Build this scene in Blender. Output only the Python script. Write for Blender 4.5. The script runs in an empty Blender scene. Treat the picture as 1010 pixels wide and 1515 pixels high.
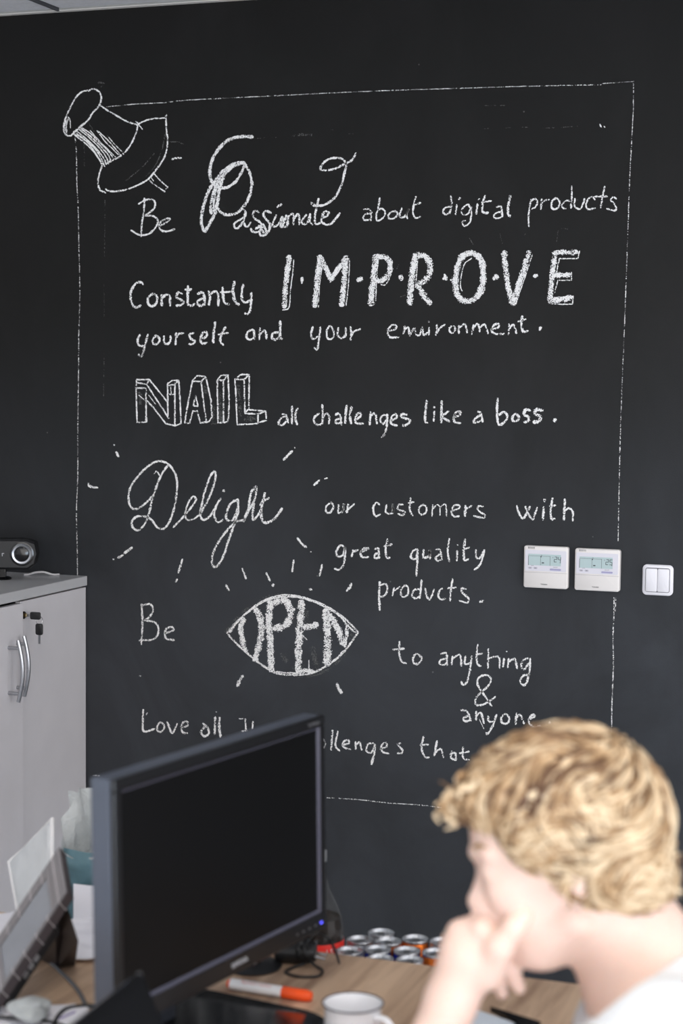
import bpy, bmesh, math, random
import numpy as np
from mathutils import Vector, Matrix

C = bpy.context.scene.collection
SC = bpy.context.scene
# ------------------------------------------------------------------ camera
CX, CY, FPX = 505.0, 757.5, 2687.5
PITCH, ROLL, YAW = .075866, .010186, .345919
_F = np.array([-math.sin(YAW)*math.cos(PITCH), math.cos(YAW)*math.cos(PITCH), -math.sin(PITCH)])
_R0 = np.array([math.cos(YAW), math.sin(YAW), 0.0]); _U0 = np.cross(_R0, _F)
_R = _R0*math.cos(ROLL)+_U0*math.sin(ROLL); _U = -_R0*math.sin(ROLL)+_U0*math.cos(ROLL)
EYE = np.array([0, 0, 1.75])
def ray(x, y): return _F+_R*(x-CX)/FPX-_U*(y-CY)/FPX
def at_depth(x, y, d): return EYE+ray(x, y)*d
def on(x, y, ax, v):
    d = ray(x, y); return EYE+d*((v-EYE[ax])/d[ax])
cam = bpy.data.cameras.new('camera'); camo = bpy.data.objects.new('camera', cam); C.objects.link(camo)
m = Matrix.Identity(4)
for i in range(3):
    m[i][0], m[i][1], m[i][2], m[i][3] = _R[i], _U[i], -_F[i], EYE[i]
camo.matrix_world = m
cam.sensor_fit = 'VERTICAL'; cam.sensor_height = 36; cam.lens = FPX/1515*36; cam.clip_start = .05; cam.clip_end = 60
cam.dof.use_dof = True; cam.dof.focus_distance = 4.8; cam.dof.aperture_fstop = 3.6
SC.camera = camo
# ------------------------------------------------------------------ light
SC.view_settings.view_transform = 'Standard'; SC.view_settings.look = 'None'
SC.view_settings.gamma = 1; SC.view_settings.use_curve_mapping = False
SC.view_settings.exposure = .86
w = bpy.data.worlds.new('world'); SC.world = w; w.use_nodes = True
w.node_tree.nodes['Background'].inputs[0].default_value = (.98, .97, 1, 1)
w.node_tree.nodes['Background'].inputs[1].default_value = .60
def area(name, loc, aim, sx, sy, power, col):
    l = bpy.data.lights.new(name, 'AREA'); l.shape = 'RECTANGLE'; l.size = sx; l.size_y = sy; l.energy = power; l.color = col
    o = bpy.data.objects.new(name, l); C.objects.link(o); o.location = loc
    o.rotation_euler = (Vector(aim)-Vector(loc)).to_track_quat('-Z', 'Y').to_euler(); return o
sl = bpy.data.lights.new('sky_light', 'SUN'); sl.energy = 1.55; sl.angle = math.radians(70); sl.color = (1, .965, .925)
so = bpy.data.objects.new('sky_light', sl); C.objects.link(so); so.rotation_euler = Vector((-.62, .74, -.26)).to_track_quat('-Z', 'Y').to_euler()
area('window_light', (2.9, -3.2, .75), (-1.0, 4.0, .3), 4.0, 1.4, 95, (.62, .80, 1))

LAMPS = [(-.85, 1.55), (.55, 1.55), (-.85, -.85), (.55, -.85)]
for x_, y_ in LAMPS: area('panel_light', (x_, y_, 2.752), (x_, y_+.0001, 0), .56, .56, 3.2, (1, .95, .88))

# ------------------------------------------------------------------ materials
def nodes(name):
    mt = bpy.data.materials.new(name); mt.use_nodes = True
    nt = mt.node_tree; return mt, nt, nt.nodes['Principled BSDF']
def N(nt, kind, **kw):
    n = nt.nodes.new(kind)
    for k, v in kw.items():
        if k.startswith('i_'):
            n.inputs[k[2:].replace('_', ' ')].default_value = v
        else: setattr(n, k, v)
    return n
def lnk(nt, a, b): nt.links.new(a, b)
def lin(c): return tuple(((x/255)/12.92 if x/255 <= .04045 else ((x/255+.055)/1.055)**2.4) for x in c)+(1,)
MATS = {}
def mat(name, rgb, rough=.5, metal=0, spec=.5, var=.06, scale=12, bump=0, bscale=200, trans=0, alpha=1, stretch=None, ior=1.45, emis=0, sss=0):
    """procedural paint: base colour with soft tonal variation and optional fine relief"""
    if name in MATS: return MATS[name]
    mt, nt, b = nodes(name)
    c = lin(rgb)
    tc = N(nt, 'ShaderNodeTexCoord'); mp = N(nt, 'ShaderNodeMapping')
    if stretch: mp.inputs['Scale'].default_value = stretch
    lnk(nt, tc.outputs['Object'], mp.inputs[0])
    no = N(nt, 'ShaderNodeTexNoise', i_Scale=scale, i_Detail=4.0)
    lnk(nt, mp.outputs[0], no.inputs['Vector'])
    r = N(nt, 'ShaderNodeValToRGB')
    r.color_ramp.elements[0].position = .3; r.color_ramp.elements[1].position = .7
    r.color_ramp.elements[0].color = tuple(x*(1-var) for x in c[:3])+(1,)
    r.color_ramp.elements[1].color = tuple(min(1, x*(1+var)) for x in c[:3])+(1,)
    lnk(nt, no.outputs[0], r.inputs[0]); lnk(nt, r.outputs[0], b.inputs['Base Color'])
    b.inputs['Roughness'].default_value = rough; b.inputs['Metallic'].default_value = metal
    b.inputs['Specular IOR Level'].default_value = spec; b.inputs['IOR'].default_value = ior
    b.inputs['Transmission Weight'].default_value = trans; b.inputs['Alpha'].default_value = alpha
    if sss:
        b.inputs['Subsurface Weight'].default_value = sss; b.inputs['Subsurface Radius'].default_value = (1, .4, .25); b.inputs['Subsurface Scale'].default_value = .012
    if emis:
        b.inputs['Emission Color'].default_value = c; b.inputs['Emission Strength'].default_value = emis
    if bump:
        n2 = N(nt, 'ShaderNodeTexNoise', i_Scale=bscale, i_Detail=5.0); lnk(nt, mp.outputs[0], n2.inputs['Vector'])
        bp = N(nt, 'ShaderNodeBump', i_Strength=bump, i_Distance=.002); lnk(nt, n2.outputs[0], bp.inputs['Height']); lnk(nt, bp.outputs[0], b.inputs['Normal'])
    MATS[name] = mt; return mt

def chalkboard():
    mt, nt, b = nodes('black_chalkboard_paint')
    tc = N(nt, 'ShaderNodeTexCoord')
    mp = N(nt, 'ShaderNodeMapping'); mp.inputs['Scale'].default_value = (1, 1, .55); lnk(nt, tc.outputs['Object'], mp.inputs[0])
    n1 = N(nt, 'ShaderNodeTexNoise', i_Scale=2.6, i_Detail=6.0, i_Roughness=.62, i_Distortion=.6); lnk(nt, mp.outputs[0], n1.inputs['Vector'])
    n2 = N(nt, 'ShaderNodeTexNoise', i_Scale=34.0, i_Detail=5.0); lnk(nt, tc.outputs['Object'], n2.inputs['Vector'])
    r = N(nt, 'ShaderNodeValToRGB'); e = r.color_ramp.elements
    e[0].position = .45; e[0].color = (.0038, .0035, .0030, 1); e[1].position = .85; e[1].color = (.0120, .0116, .0112, 1)
    lnk(nt, n1.outputs[0], r.inputs[0])
    mx = N(nt, 'ShaderNodeMix', data_type='RGBA', blend_type='MULTIPLY'); mx.inputs[0].default_value = .35
    lnk(nt, r.outputs[0], mx.inputs[6]); lnk(nt, n2.outputs[0], mx.inputs[7])
    # wiped chalk powder plus the bluish light low on the wall, painted as colour
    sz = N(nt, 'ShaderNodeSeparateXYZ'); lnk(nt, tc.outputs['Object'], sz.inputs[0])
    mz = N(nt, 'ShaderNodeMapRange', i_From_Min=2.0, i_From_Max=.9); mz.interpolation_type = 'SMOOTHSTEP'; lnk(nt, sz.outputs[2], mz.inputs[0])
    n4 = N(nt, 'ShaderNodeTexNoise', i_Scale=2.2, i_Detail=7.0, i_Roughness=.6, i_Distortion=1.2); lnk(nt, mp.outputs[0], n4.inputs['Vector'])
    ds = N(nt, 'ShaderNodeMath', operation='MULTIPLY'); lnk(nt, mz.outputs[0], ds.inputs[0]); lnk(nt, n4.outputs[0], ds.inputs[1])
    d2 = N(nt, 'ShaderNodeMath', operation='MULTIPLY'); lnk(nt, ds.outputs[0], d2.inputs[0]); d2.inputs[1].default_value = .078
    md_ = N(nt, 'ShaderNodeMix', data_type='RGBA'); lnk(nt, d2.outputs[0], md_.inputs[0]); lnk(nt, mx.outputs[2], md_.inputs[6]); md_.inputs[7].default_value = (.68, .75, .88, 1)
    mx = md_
    # stray chalk specks
    v = N(nt, 'ShaderNodeTexVoronoi', i_Scale=9.0); v.feature = 'F1'; lnk(nt, tc.outputs['Object'], v.inputs['Vector'])
    lt = N(nt, 'ShaderNodeMath', operation='LESS_THAN'); lt.inputs[1].default_value = .022; lnk(nt, v.outputs['Distance'], lt.inputs[0])
    sp = N(nt, 'ShaderNodeMath', operation='MULTIPLY'); lnk(nt, lt.outputs[0], sp.inputs[0]); sp.inputs[1].default_value = .25
    m2 = N(nt, 'ShaderNodeMix', data_type='RGBA'); lnk(nt, sp.outputs[0], m2.inputs[0]); lnk(nt, mx.outputs[2], m2.inputs[6]); m2.inputs[7].default_value = (.35, .34, .33, 1)
    lnk(nt, m2.outputs[2], b.inputs['Base Color'])
    b.inputs['Roughness'].default_value = .5; b.inputs['Specular IOR Level'].default_value = .30
    n3 = N(nt, 'ShaderNodeTexNoise', i_Scale=420.0, i_Detail=3.0); lnk(nt, tc.outputs['Object'], n3.inputs['Vector'])
    bp = N(nt, 'ShaderNodeBump', i_Strength=.22, i_Distance=.001); lnk(nt, n3.outputs[0], bp.inputs['Height']); lnk(nt, bp.outputs[0], b.inputs['Normal'])
    return mt
def chalk(name, dens, col=(.88, .865, .85, 1)):
    """powdery stroke: grains thin out towards the stroke's edge (uv.y = -1..1 across it)"""
    mt, nt, b = nodes(name)
    b.inputs['Base Color'].default_value = col; b.inputs['Roughness'].default_value = .95; b.inputs['Specular IOR Level'].default_value = .1
    tc = N(nt, 'ShaderNodeTexCoord'); uv = N(nt, 'ShaderNodeUVMap'); uv.uv_map = 'UVMap'
    sx = N(nt, 'ShaderNodeSeparateXYZ'); lnk(nt, uv.outputs[0], sx.inputs[0])
    sq = N(nt, 'ShaderNodeMath', operation='MULTIPLY_ADD'); lnk(nt, sx.outputs[1], sq.inputs[0]); sq.inputs[1].default_value = 2; sq.inputs[2].default_value = -1
    p = N(nt, 'ShaderNodeMath', operation='POWER'); ab = N(nt, 'ShaderNodeMath', operation='ABSOLUTE'); lnk(nt, sq.outputs[0], ab.inputs[0]); lnk(nt, ab.outputs[0], p.inputs[0]); p.inputs[1].default_value = 3.5
    n1 = N(nt, 'ShaderNodeTexNoise', i_Scale=360.0, i_Detail=1.5, i_Roughness=.5); lnk(nt, tc.outputs['Object'], n1.inputs['Vector'])
    n2 = N(nt, 'ShaderNodeTexNoise', i_Scale=60.0, i_Detail=2.0); lnk(nt, tc.outputs['Object'], n2.inputs['Vector'])
    a = N(nt, 'ShaderNodeMath', operation='MULTIPLY_ADD'); lnk(nt, n2.outputs[0], a.inputs[0]); a.inputs[1].default_value = .45; lnk(nt, n1.outputs[0], a.inputs[2])
    s = N(nt, 'ShaderNodeMath', operation='MULTIPLY_ADD'); lnk(nt, p.outputs[0], s.inputs[0]); s.inputs[1].default_value = -.42; lnk(nt, a.outputs[0], s.inputs[2])
    mr = N(nt, 'ShaderNodeMapRange', i_From_Min=.73-dens, i_From_Max=.78-dens); lnk(nt, s.outputs[0], mr.inputs[0])
    lnk(nt, mr.outputs[0], b.inputs['Alpha'])
    return mt
def wood():
    mt, nt, b = nodes('light_oak_laminate')
    tc = N(nt, 'ShaderNodeTexCoord'); mp = N(nt, 'ShaderNodeMapping'); mp.inputs['Scale'].default_value = (1, .06, 1); lnk(nt, tc.outputs['Object'], mp.inputs[0])
    n1 = N(nt, 'ShaderNodeTexNoise', i_Scale=38.0, i_Detail=6.0, i_Roughness=.65, i_Distortion=.4); lnk(nt, mp.outputs[0], n1.inputs['Vector'])
    n2 = N(nt, 'ShaderNodeTexNoise', i_Scale=7.0, i_Detail=3.0); lnk(nt, mp.outputs[0], n2.inputs['Vector'])
    a = N(nt, 'ShaderNodeMath', operation='MULTIPLY_ADD'); lnk(nt, n2.outputs[0], a.inputs[0]); a.inputs[1].default_value = .7; lnk(nt, n1.outputs[0], a.inputs[2])
    r = N(nt, 'ShaderNodeValToRGB'); e = r.color_ramp.elements
    e[0].position = .62; e[0].color = lin((150, 120, 98)); e[1].position = 1.05; e[1].color = lin((208, 178, 150))
    lnk(nt, a.outputs[0], r.inputs[0]); lnk(nt, r.outputs[0], b.inputs['Base Color']); b.inputs['Roughness'].default_value = .38
    bp = N(nt, 'ShaderNodeBump', i_Strength=.1, i_Distance=.001); lnk(nt, n1.outputs[0], bp.inputs['Height']); lnk(nt, bp.outputs[0], b.inputs['Normal'])
    return mt
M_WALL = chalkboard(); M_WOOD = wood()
M_CHALK = chalk('white_chalk', .13); M_THIN = chalk('thin_chalk_line', .02); M_GHOST = chalk('rubbed_out_chalk', -.02, (.13, .13, .125, 1))
M_SOLID = chalk('heavy_chalk', .15)
M_WHITE = mat('white_laminate', (214, 211, 214), .35, var=.02, bump=.05)
M_WHITETOP = mat('grey_white_cabinet_top', (196, 196, 198), .3, var=.05, scale=5, stretch=(1, .2, 1))
M_BLACKP = mat('black_plastic', (24, 24, 26), .4, bump=.1, bscale=900)
M_BLACKG = mat('gloss_black_plastic', (14, 14, 16), .12, var=.02)
M_SCREEN = mat('matte_black_screen', (8, 8, 9), .38, var=.02, spec=.22)
M_METAL = mat('brushed_aluminium', (176, 178, 182), .28, metal=1, var=.05, scale=60)
M_CHROME = mat('bright_steel', (205, 206, 208), .15, metal=1, var=.03)
M_IVORY = mat('ivory_plastic', (232, 226, 222), .4, var=.015)
M_IVORY2 = mat('pale_panel_plastic', (222, 219, 226), .4, var=.015)
M_SWITCH = mat('white_switch_plastic', (235, 232, 236), .3, var=.01)
M_INK = mat('dark_print', (58, 62, 66), .6, var=.02)
M_LCD = mat('grey_green_lcd', (184, 202, 202), .3, var=.03)

# ------------------------------------------------------------------ mesh helpers
def link(name, me, parent=None):
    o = bpy.data.objects.new(name, me); C.objects.link(o)
    if parent is not None: o.parent = parent
    return o
def obj(name, bm, mt, parent=None, smooth=False, world=False):
    """link the bmesh as ONE mesh object; coordinates are in the parent's frame unless world=True"""
    me = bpy.data.meshes.new(name); bmesh.ops.recalc_face_normals(bm, faces=bm.faces[:]); bm.to_mesh(me); bm.free()
    me.materials.append(mt)
    if smooth:
        me.polygons.foreach_set('use_smooth', [True]*len(me.polygons))
        try: me.set_sharp_from_angle(angle=math.radians(40))
        except Exception: pass
    o = link(name, me, parent)
    if world and parent is not None: o.matrix_parent_inverse = parent_world(parent).inverted()
    return o
def parent_world(p):
    m_ = Matrix.LocRotScale(p.location, p.rotation_euler, p.scale)
    return m_
def tag(o, label, cat, group=None):
    o['label'] = label; o['category'] = cat
    if group: o['group'] = group
    return o
def thing(name, label, cat, loc=(0, 0, 0), rz=0, group=None):
    o = bpy.data.objects.new(name, None); C.objects.link(o); o.empty_display_size = .05
    o.location = loc; o.rotation_euler = (0, 0, rz); return tag(o, label, cat, group)
def box(bm, c, s, bev=0, seg=2, rot=None):
    g = bmesh.ops.create_cube(bm, size=1)['verts']
    for v in g: v.co = Vector((v.co.x*s[0], v.co.y*s[1], v.co.z*s[2]))
    if bev:
        es = list({e for v in g for e in v.link_edges})
        g = list({v for f in bmesh.ops.bevel(bm, geom=es, offset=bev, segments=seg, affect='EDGES', profile=.5)['faces'] for v in f.verts} | {v for v in g if v.is_valid})
    for v in g:
        if rot is not None: v.co = rot @ v.co
        v.co += Vector(c)
    return g
def bx(c, s, bev=0, seg=2, rot=None):
    bm = bmesh.new(); box(bm, c, s, bev, seg, rot); return bm
def plate(c, s, rad, axis=1, seg=6, bev=0):
    """slab with rounded outline: rounded in the two axes other than `axis`"""
    bm = bmesh.new(); ax = [i for i in range(3) if i != axis]
    hx, hy = s[ax[0]]/2, s[ax[1]]/2; pts = []
    for q, (sx, sy) in enumerate(((1, 1), (-1, 1), (-1, -1), (1, -1))):
        for k in range(seg+1):
            a = math.pi/2*(q+k/seg); pts.append((sx*(hx-rad)+rad*math.cos(a), sy*(hy-rad)+rad*math.sin(a)))
    h = s[axis]/2
    def ring(f, d):
        r = []
        for x, y in pts:
            co = [0, 0, 0]; co[ax[0]] = x*(1-d/hx); co[ax[1]] = y*(1-d/hy); co[axis] = f; r.append(bm.verts.new(Vector(co)+Vector(c)))
        return r
    rs = [ring(-h, bev), ring(-h+bev, 0), ring(h-bev, 0), ring(h, bev)] if bev else [ring(-h, 0), ring(h, 0)]
    n = len(pts)
    for A, B in zip(rs, rs[1:]):
        for i in range(n): bm.faces.new((A[i], A[(i+1) % n], B[(i+1) % n], B[i]))
    bm.faces.new(rs[0]); bm.faces.new(rs[-1]); return bm
def lathe(prof, seg=32, bm=None, c=(0, 0, 0), mtx=None):
    bm = bm or bmesh.new(); rings = []
    for r, z in prof:
        ring = []
        for i in range(seg if r > 1e-6 else 1):
            a = 2*math.pi*i/seg; v = Vector((r*math.cos(a), r*math.sin(a), z))
            if mtx is not None: v = mtx @ v
            ring.append(bm.verts.new(v+Vector(c)))
        rings.append(ring)
    for A, B in zip(rings, rings[1:]):
        n = max(len(A), len(B))
        if len(A) == 1 and len(B) == 1: continue
        for i in range(n):
            vs = [A[i % len(A)], A[(i+1) % len(A)], B[(i+1) % len(B)], B[i % len(B)]]
            u = []
            for v in vs:
                if v not in u: u.append(v)
            bm.faces.new(u)
    return bm
def crom(pts, step):
    P = [np.array(p, float) for p in pts]
    if len(P) < 3:
        n = max(2, int(np.linalg.norm(P[-1]-P[0])/step)+1); return [P[0]+(P[-1]-P[0])*i/n for i in range(n+1)]
    closed = np.linalg.norm(P[0]-P[-1]) < 1e-6
    Q = ([P[-2]]+P+[P[1]]) if closed else ([2*P[0]-P[1]]+P+[2*P[-1]-P[-2]]); out = []
    for i in range(1, len(Q)-2):
        a, b, c, d = Q[i-1:i+3]; n = max(2, int(np.linalg.norm(c-b)/step)+1)
        for k in range(n):
            t = k/n; out.append(.5*((2*b)+(c-a)*t+(2*a-5*b+4*c-d)*t*t+(3*b-a-3*c+d)*t**3))
    out.append(Q[-2]); return out
def tube(pts, r, seg=8, step=.006, bm=None, smooth=True, caps=True):
    """tube through points; r a number or a list (one per given point)"""
    bm = bm or bmesh.new()
    if smooth and len(pts) > 2:
        if isinstance(r, (list, tuple)): q = crom([tuple(p)+(k,) for p, k in zip(pts, r)], step); P = [v[:3] for v in q]; Rr = [max(1e-4, v[3]) for v in q]
        else: P = crom(pts, step); Rr = [r]*len(P)
    else:
        P = [np.array(p, float) for p in pts]; Rr = list(r) if isinstance(r, (list, tuple)) else [r]*len(P)
    prev = None; rings = []
    for i, p in enumerate(P):
        t = Vector(P[min(i+1, len(P)-1)]-P[max(i-1, 0)]).normalized()
        if prev is None: prev = t.orthogonal().normalized()
        nrm = (prev-t*prev.dot(t)).normalized(); prev = nrm; bn = t.cross(nrm)
        rings.append([bm.verts.new(Vector(p)+(nrm*math.cos(2*math.pi*k/seg)+bn*math.sin(2*math.pi*k/seg))*Rr[i]) for k in range(seg)])
    for A, B in zip(rings, rings[1:]):
        for k in range(seg): bm.faces.new((A[k], A[(k+1) % seg], B[(k+1) % seg], B[k]))
    if caps:
        bm.faces.new(rings[0]); bm.faces.new(rings[-1])
    return bm
def text_mesh(name, s, size, mt, parent, mtx, depth=.0004, align='CENTER', sx=1):
    cu = bpy.data.curves.new(name, 'FONT'); cu.body = s; cu.size = size; cu.extrude = depth; cu.align_x = align; cu.align_y = 'CENTER'; cu.resolution_u = 3
    t = bpy.data.objects.new(name, cu); C.objects.link(t)
    dg = bpy.context.evaluated_depsgraph_get(); me = bpy.data.meshes.new_from_object(t.evaluated_get(dg))
    bpy.data.objects.remove(t); bpy.data.curves.remove(cu)
    me.transform(mtx @ Matrix.Diagonal((sx, 1, 1, 1))); me.materials.clear(); me.materials.append(mt)
    return link(name, me, parent)
def face_y(x, y, z): return Matrix.Translation((x, y, z)) @ Matrix.Rotation(math.pi/2, 4, 'X')   # text facing -Y

# ------------------------------------------------------------------ the room
WY = 4.7086; ZC = 2.775; XL = -2.97; XR = 2.95; YB = -3.2
def struct(name, bm, mt, parent=None, **k):
    o = obj(name, bm, mt, parent, **k)
    if parent is None: o['kind'] = 'structure'
    return o
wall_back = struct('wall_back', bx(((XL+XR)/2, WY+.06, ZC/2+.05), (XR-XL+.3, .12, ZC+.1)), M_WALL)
struct('wall_left', bx((XL-.06, (WY+YB)/2, ZC/2), (.12, WY-YB, ZC)), mat('white_wall_paint', (215, 214, 212), .8, bump=.1, bscale=300))
struct('floor', bx(((XL+XR)/2, (WY+YB)/2, -.05), (XR-XL+.3, WY-YB, .1)), mat('pale_vinyl_floor', (206, 210, 216), .45, var=.05, scale=9, bump=.05))
# suspended ceiling: slab, metal grid, loose tiles
ceil = struct('ceiling', bx(((XL+XR)/2, (WY+YB)/2, ZC+.10), (XR-XL+.3, WY-YB, .1)), mat('ceiling_slab_grey', (120, 120, 122), .9))
M_TILE = mat('mineral_ceiling_tile', (226, 226, 230), .9, var=.05, scale=90, bump=.5, bscale=260)
M_GRID = mat('white_enamel_grid', (236, 232, 226), .4, var=.01)
tile_me = None
x0 = -2.562
ybs = [WY-.02-.6*k-.0 for k in range(14)]
for i in range(-1, 10):
    for j in range(13):
        xa, xb = x0+.6*i, x0+.6*(i+1); yb = WY-.022-.6*j
        if xa < XL: continue
        if tile_me is None:
            t0 = obj('ceiling_tile', plate((0, 0, 0), (.585, .585, .014), .004, axis=2, seg=1, bev=.003), M_TILE, ceil); tile_me = t0.data; t = t0
        else: t = link('ceiling_tile', tile_me, ceil)
        t.location = ((xa+xb)/2, yb-.3, ZC+.012)
t = obj('ceiling_tile', plate((0, 0, 0), (x0-XL-.012, .585, .014), .004, axis=2, seg=1, bev=.003), M_TILE, ceil); t.location = ((x0+XL)/2, WY-.322, ZC+.012)
for j in range(1, 13):
    t2 = link('ceiling_tile', t.data, ceil); t2.location = ((x0+XL)/2, WY-.322-.6*j, ZC+.012)
g = bmesh.new()
for i in range(0, 10): box(g, (x0+.6*i, (WY+YB)/2, ZC+.006), (.006, WY-YB-.05, .016))
obj('ceiling_grid_bars', g, mat('shadow_gap_grid', (70, 70, 74), .6), ceil)
g = bmesh.new()
for j in range(1, 13): box(g, ((XL+XR)/2, WY-.022-.6*j, ZC+.004), (XR-XL, .015, .012))
obj('ceiling_cross_bars', g, M_GRID, ceil)
for x_, y_ in LAMPS:
    t = None
    g = bmesh.new()
    for s_ in (-1, 1): box(g, (s_*.3, 0, .01), (.02, .62, .02)); box(g, (0, s_*.3, .01), (.58, .02, .02))
    t = obj('lamp_panel', g, M_GRID, ceil); t.location = (x_, y_, ZC-.02)
    obj('diffuser', bx((0, 0, .012), (.58, .58, .004)), mat('lit_diffuser', (255, 246, 232), .6, emis=3.0), t)
g = bmesh.new(); box(g, ((XL+XR)/2, WY-.0115, ZC+.001), (XR-XL, .022, .002)); box(g, ((XL+XR)/2, WY-.001, ZC+.012), (XR-XL, .0018, .022))
struct('trim_1', g, M_GRID)
g = bmesh.new(); box(g, ((XL+XR)/2, WY-.006, .035), (XR-XL, .012, .07), .002); struct('baseboard_back', g, mat('dark_grey_baseboard', (48, 48, 52), .5))

# ------------------------------------------------------------------ chalk lettering on the black wall
rnd = random.Random(4)
def chalk_part(name, label, org, scl, width, text, mt, grow=1.0):
    """strokes separated by |, points 'x,y', optional 'w<width>' first; straight strokes start with '!'"""
    me = bpy.data.meshes.new(name); V = []; Fc = []; UV = []; k = 0
    for st in text.split('|'):
        tk = st.split(); 
        if not tk: continue
        wd = width; straight = False
        while tk and (tk[0][0] in 'w!'):
            if tk[0][0] == 'w': wd = float(tk[0][1:])
            else: straight = True
            tk = tk[1:]
        pts = [(org[0]+float(a)/scl, org[1]+float(b)/scl) for a, b in (q.split(',') for q in tk)]
        if len(pts) == 1: pts = [(pts[0][0]-wd*.25, pts[0][1]-wd*.15), (pts[0][0]+wd*.25, pts[0][1]+wd*.15)]
        if straight:
            P = []
            for a, b in zip(pts, pts[1:]): 
                s_ = crom([a, b], 1.5); P += s_[:-1]
            P.append(np.array(pts[-1], float))
        else: P = crom(pts, 1.5)
        n = len(P); hw = wd*grow*.5; y = WY-.0008-.00003*k; k += 1; base = len(V); L = 0
        ph = rnd.uniform(0, 9); 
        for i in range(n):
            t = P[min(i+1, n-1)]-P[max(i-1, 0)]; t = t/(np.linalg.norm(t)+1e-9); nn = np.array([-t[1], t[0]])
            h = hw*(1+.10*math.sin(i*.55+ph)+rnd.uniform(-.10, .10))
            if i in (0, n-1): h *= .6
            ex = t*(-hw*.35 if i == 0 else hw*.35 if i == n-1 else 0)
            j = np.array([rnd.uniform(-.12, .12), rnd.uniform(-.12, .12)])
            for sgn in (-1, 1):
                q = P[i]+ex+j+nn*h*sgn; V.append(tuple(on(q[0], q[1], 1, y)-np.array([0, 0, 0])))
            UV.append(i)
        for i in range(n-1): Fc.append((base+2*i, base+2*i+2, base+2*i+3, base+2*i+1))
    me.from_pydata(V, [], Fc); uvl = me.uv_layers.new(name='UVMap')
    for p in me.polygons:
        for li, vi in zip(p.loop_indices, p.vertices): uvl.data[li].uv = (vi//2*.1, float(vi % 2))
    me.materials.append(mt); o = link(name, me, wall_back)
    if label: o['label'] = label
    return o
CH = []
def W(name, label, org, scl, width, text, mt=None): CH.append((name, label, org, scl, width, text, mt))
A = (80, 110); 
W('chalk_pin_drawing', 'chalk drawing of a push pin', A, 5.05, 2.6, "255,125 290,108 330,125 352,165 345,215 325,250 290,285 250,345 200,385 155,425 130,455 100,458 75,430 72,390 85,330 120,250 160,175 210,130 250,120|w1.6 100,315 118,340 122,400|w1.6 108,320 92,380 95,430|w1.6 90,340 80,400 95,440|335,225 400,270 470,310 540,350 620,378|w2 150,450 220,505 280,560 320,610 345,650 360,690|w2 165,440 240,495 300,550 345,615 375,680|w2 170,425 250,490 320,560 370,625 390,675|w2 185,410 265,475 340,550 390,620 405,670|w2 195,400 280,470 360,550 410,610 425,655|w1.8 205,398 270,440 340,510 410,580 445,635|w1.6 270,420 340,500 420,580 460,620|w1.6 330,425 400,490 470,570 500,610|w1.5 400,460 450,520 510,580|w1.6 320,420 380,500 440,560 480,600|w2 150,440 190,400 230,370|w2 160,450 200,470 260,520 310,590 350,650 380,690|625,385 612,440 575,520 530,580 480,620 430,645 390,665|620,378 660,355 720,335 780,328 835,325|w2 610,350 660,410|838,300 835,330 840,420 848,500 835,590 800,660 745,735 700,785 620,830 540,860 460,875 400,868 385,855|360,680 345,720 330,780 330,830 345,865 385,885|w1.8 745,740 790,790 850,845|w2 705,785 750,825 825,875|w2.4 822,880 850,840|w1.5 720,765 745,800|w1.5 740,735 700,785|w3 880,635 910,625 950,625")
W('rubbed_chalk_mark', 'faint half-erased chalk strokes', A, 5.05, 2, "865,505 920,505 965,520|830,450 800,580 750,690 680,770|750,590 650,700 530,800|380,940 380,1080|225,500 225,690|w3 330,60 372,70 350,100|250,350 300,430", M_GHOST)
W('chalk_word', 'chalk word Be beneath the push pin drawing', A, 5.05, 3, "675,925 670,1020 655,1120 650,1215|630,970 680,940 735,935 755,965 740,1010 680,1055|680,1055 740,1060 775,1090 760,1140 710,1190 640,1200 575,1165|785,1135 840,1105 865,1080 835,1080 795,1105 785,1140 810,1170 860,1170 900,1155")
W('chalk_border', 'thin chalk frame round the lettering', (0, 0), 1, 1.7, "111,203 113,225 113.5,268 115.6,308 116.6,360 118,430 116.5,500 116,560 115,640 115,700 113,760 114,800 114.5,851|158,158 200,154 240,152 280,148 400,142 500,137 600,133 700,130|700,130 764,128 854,126 890,125.4|w1.4 891,123.5 915,122 937,120.6|937,120 936.3,164 934,211 931,267 929,326 926.5,400 924,470 921,540 918,620 916,700 914,800|w2.2 908,884 908,905 906.5,940 907,985 905,1040 904,1100 902,1160 900,1216|w1.8 911,884 909.5,905|480,1180 530,1183 575,1188 620,1191 665,1196 760,1204 900,1216|w2.4 138,1147 148,1148", M_THIN)
W('rubbed_chalk_guideline', 'faint broken chalk guide line', (0, 0), 1, 1.4, "375,205 392,204|w5 433,201 450,199 462,200|400,204 410,203|715,156.5 733,156|738,156 747,156|716,190.5 724,190|747,189 755,189|771,188 780,188.5|803,189.5 820,189|830,188.5 845,187.5 858,187|155,330 154.5,380|154,420 154,470|154,520 153,590|w2 490,192 496,191|515,198 522,198|739,345 743,360|777,346 772,353|w1.2 840,339 827,339 823,358|694,352 700,362|590,390 586,400|590,440 600,436 604,430", M_GHOST)
W('chalk_mark', 'pair of tiny chalk ticks by the frame top', (0, 0), 1, 2.4, "887,184 889,188|893,186 894.5,188.5")
B1 = (280, 180)
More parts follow.
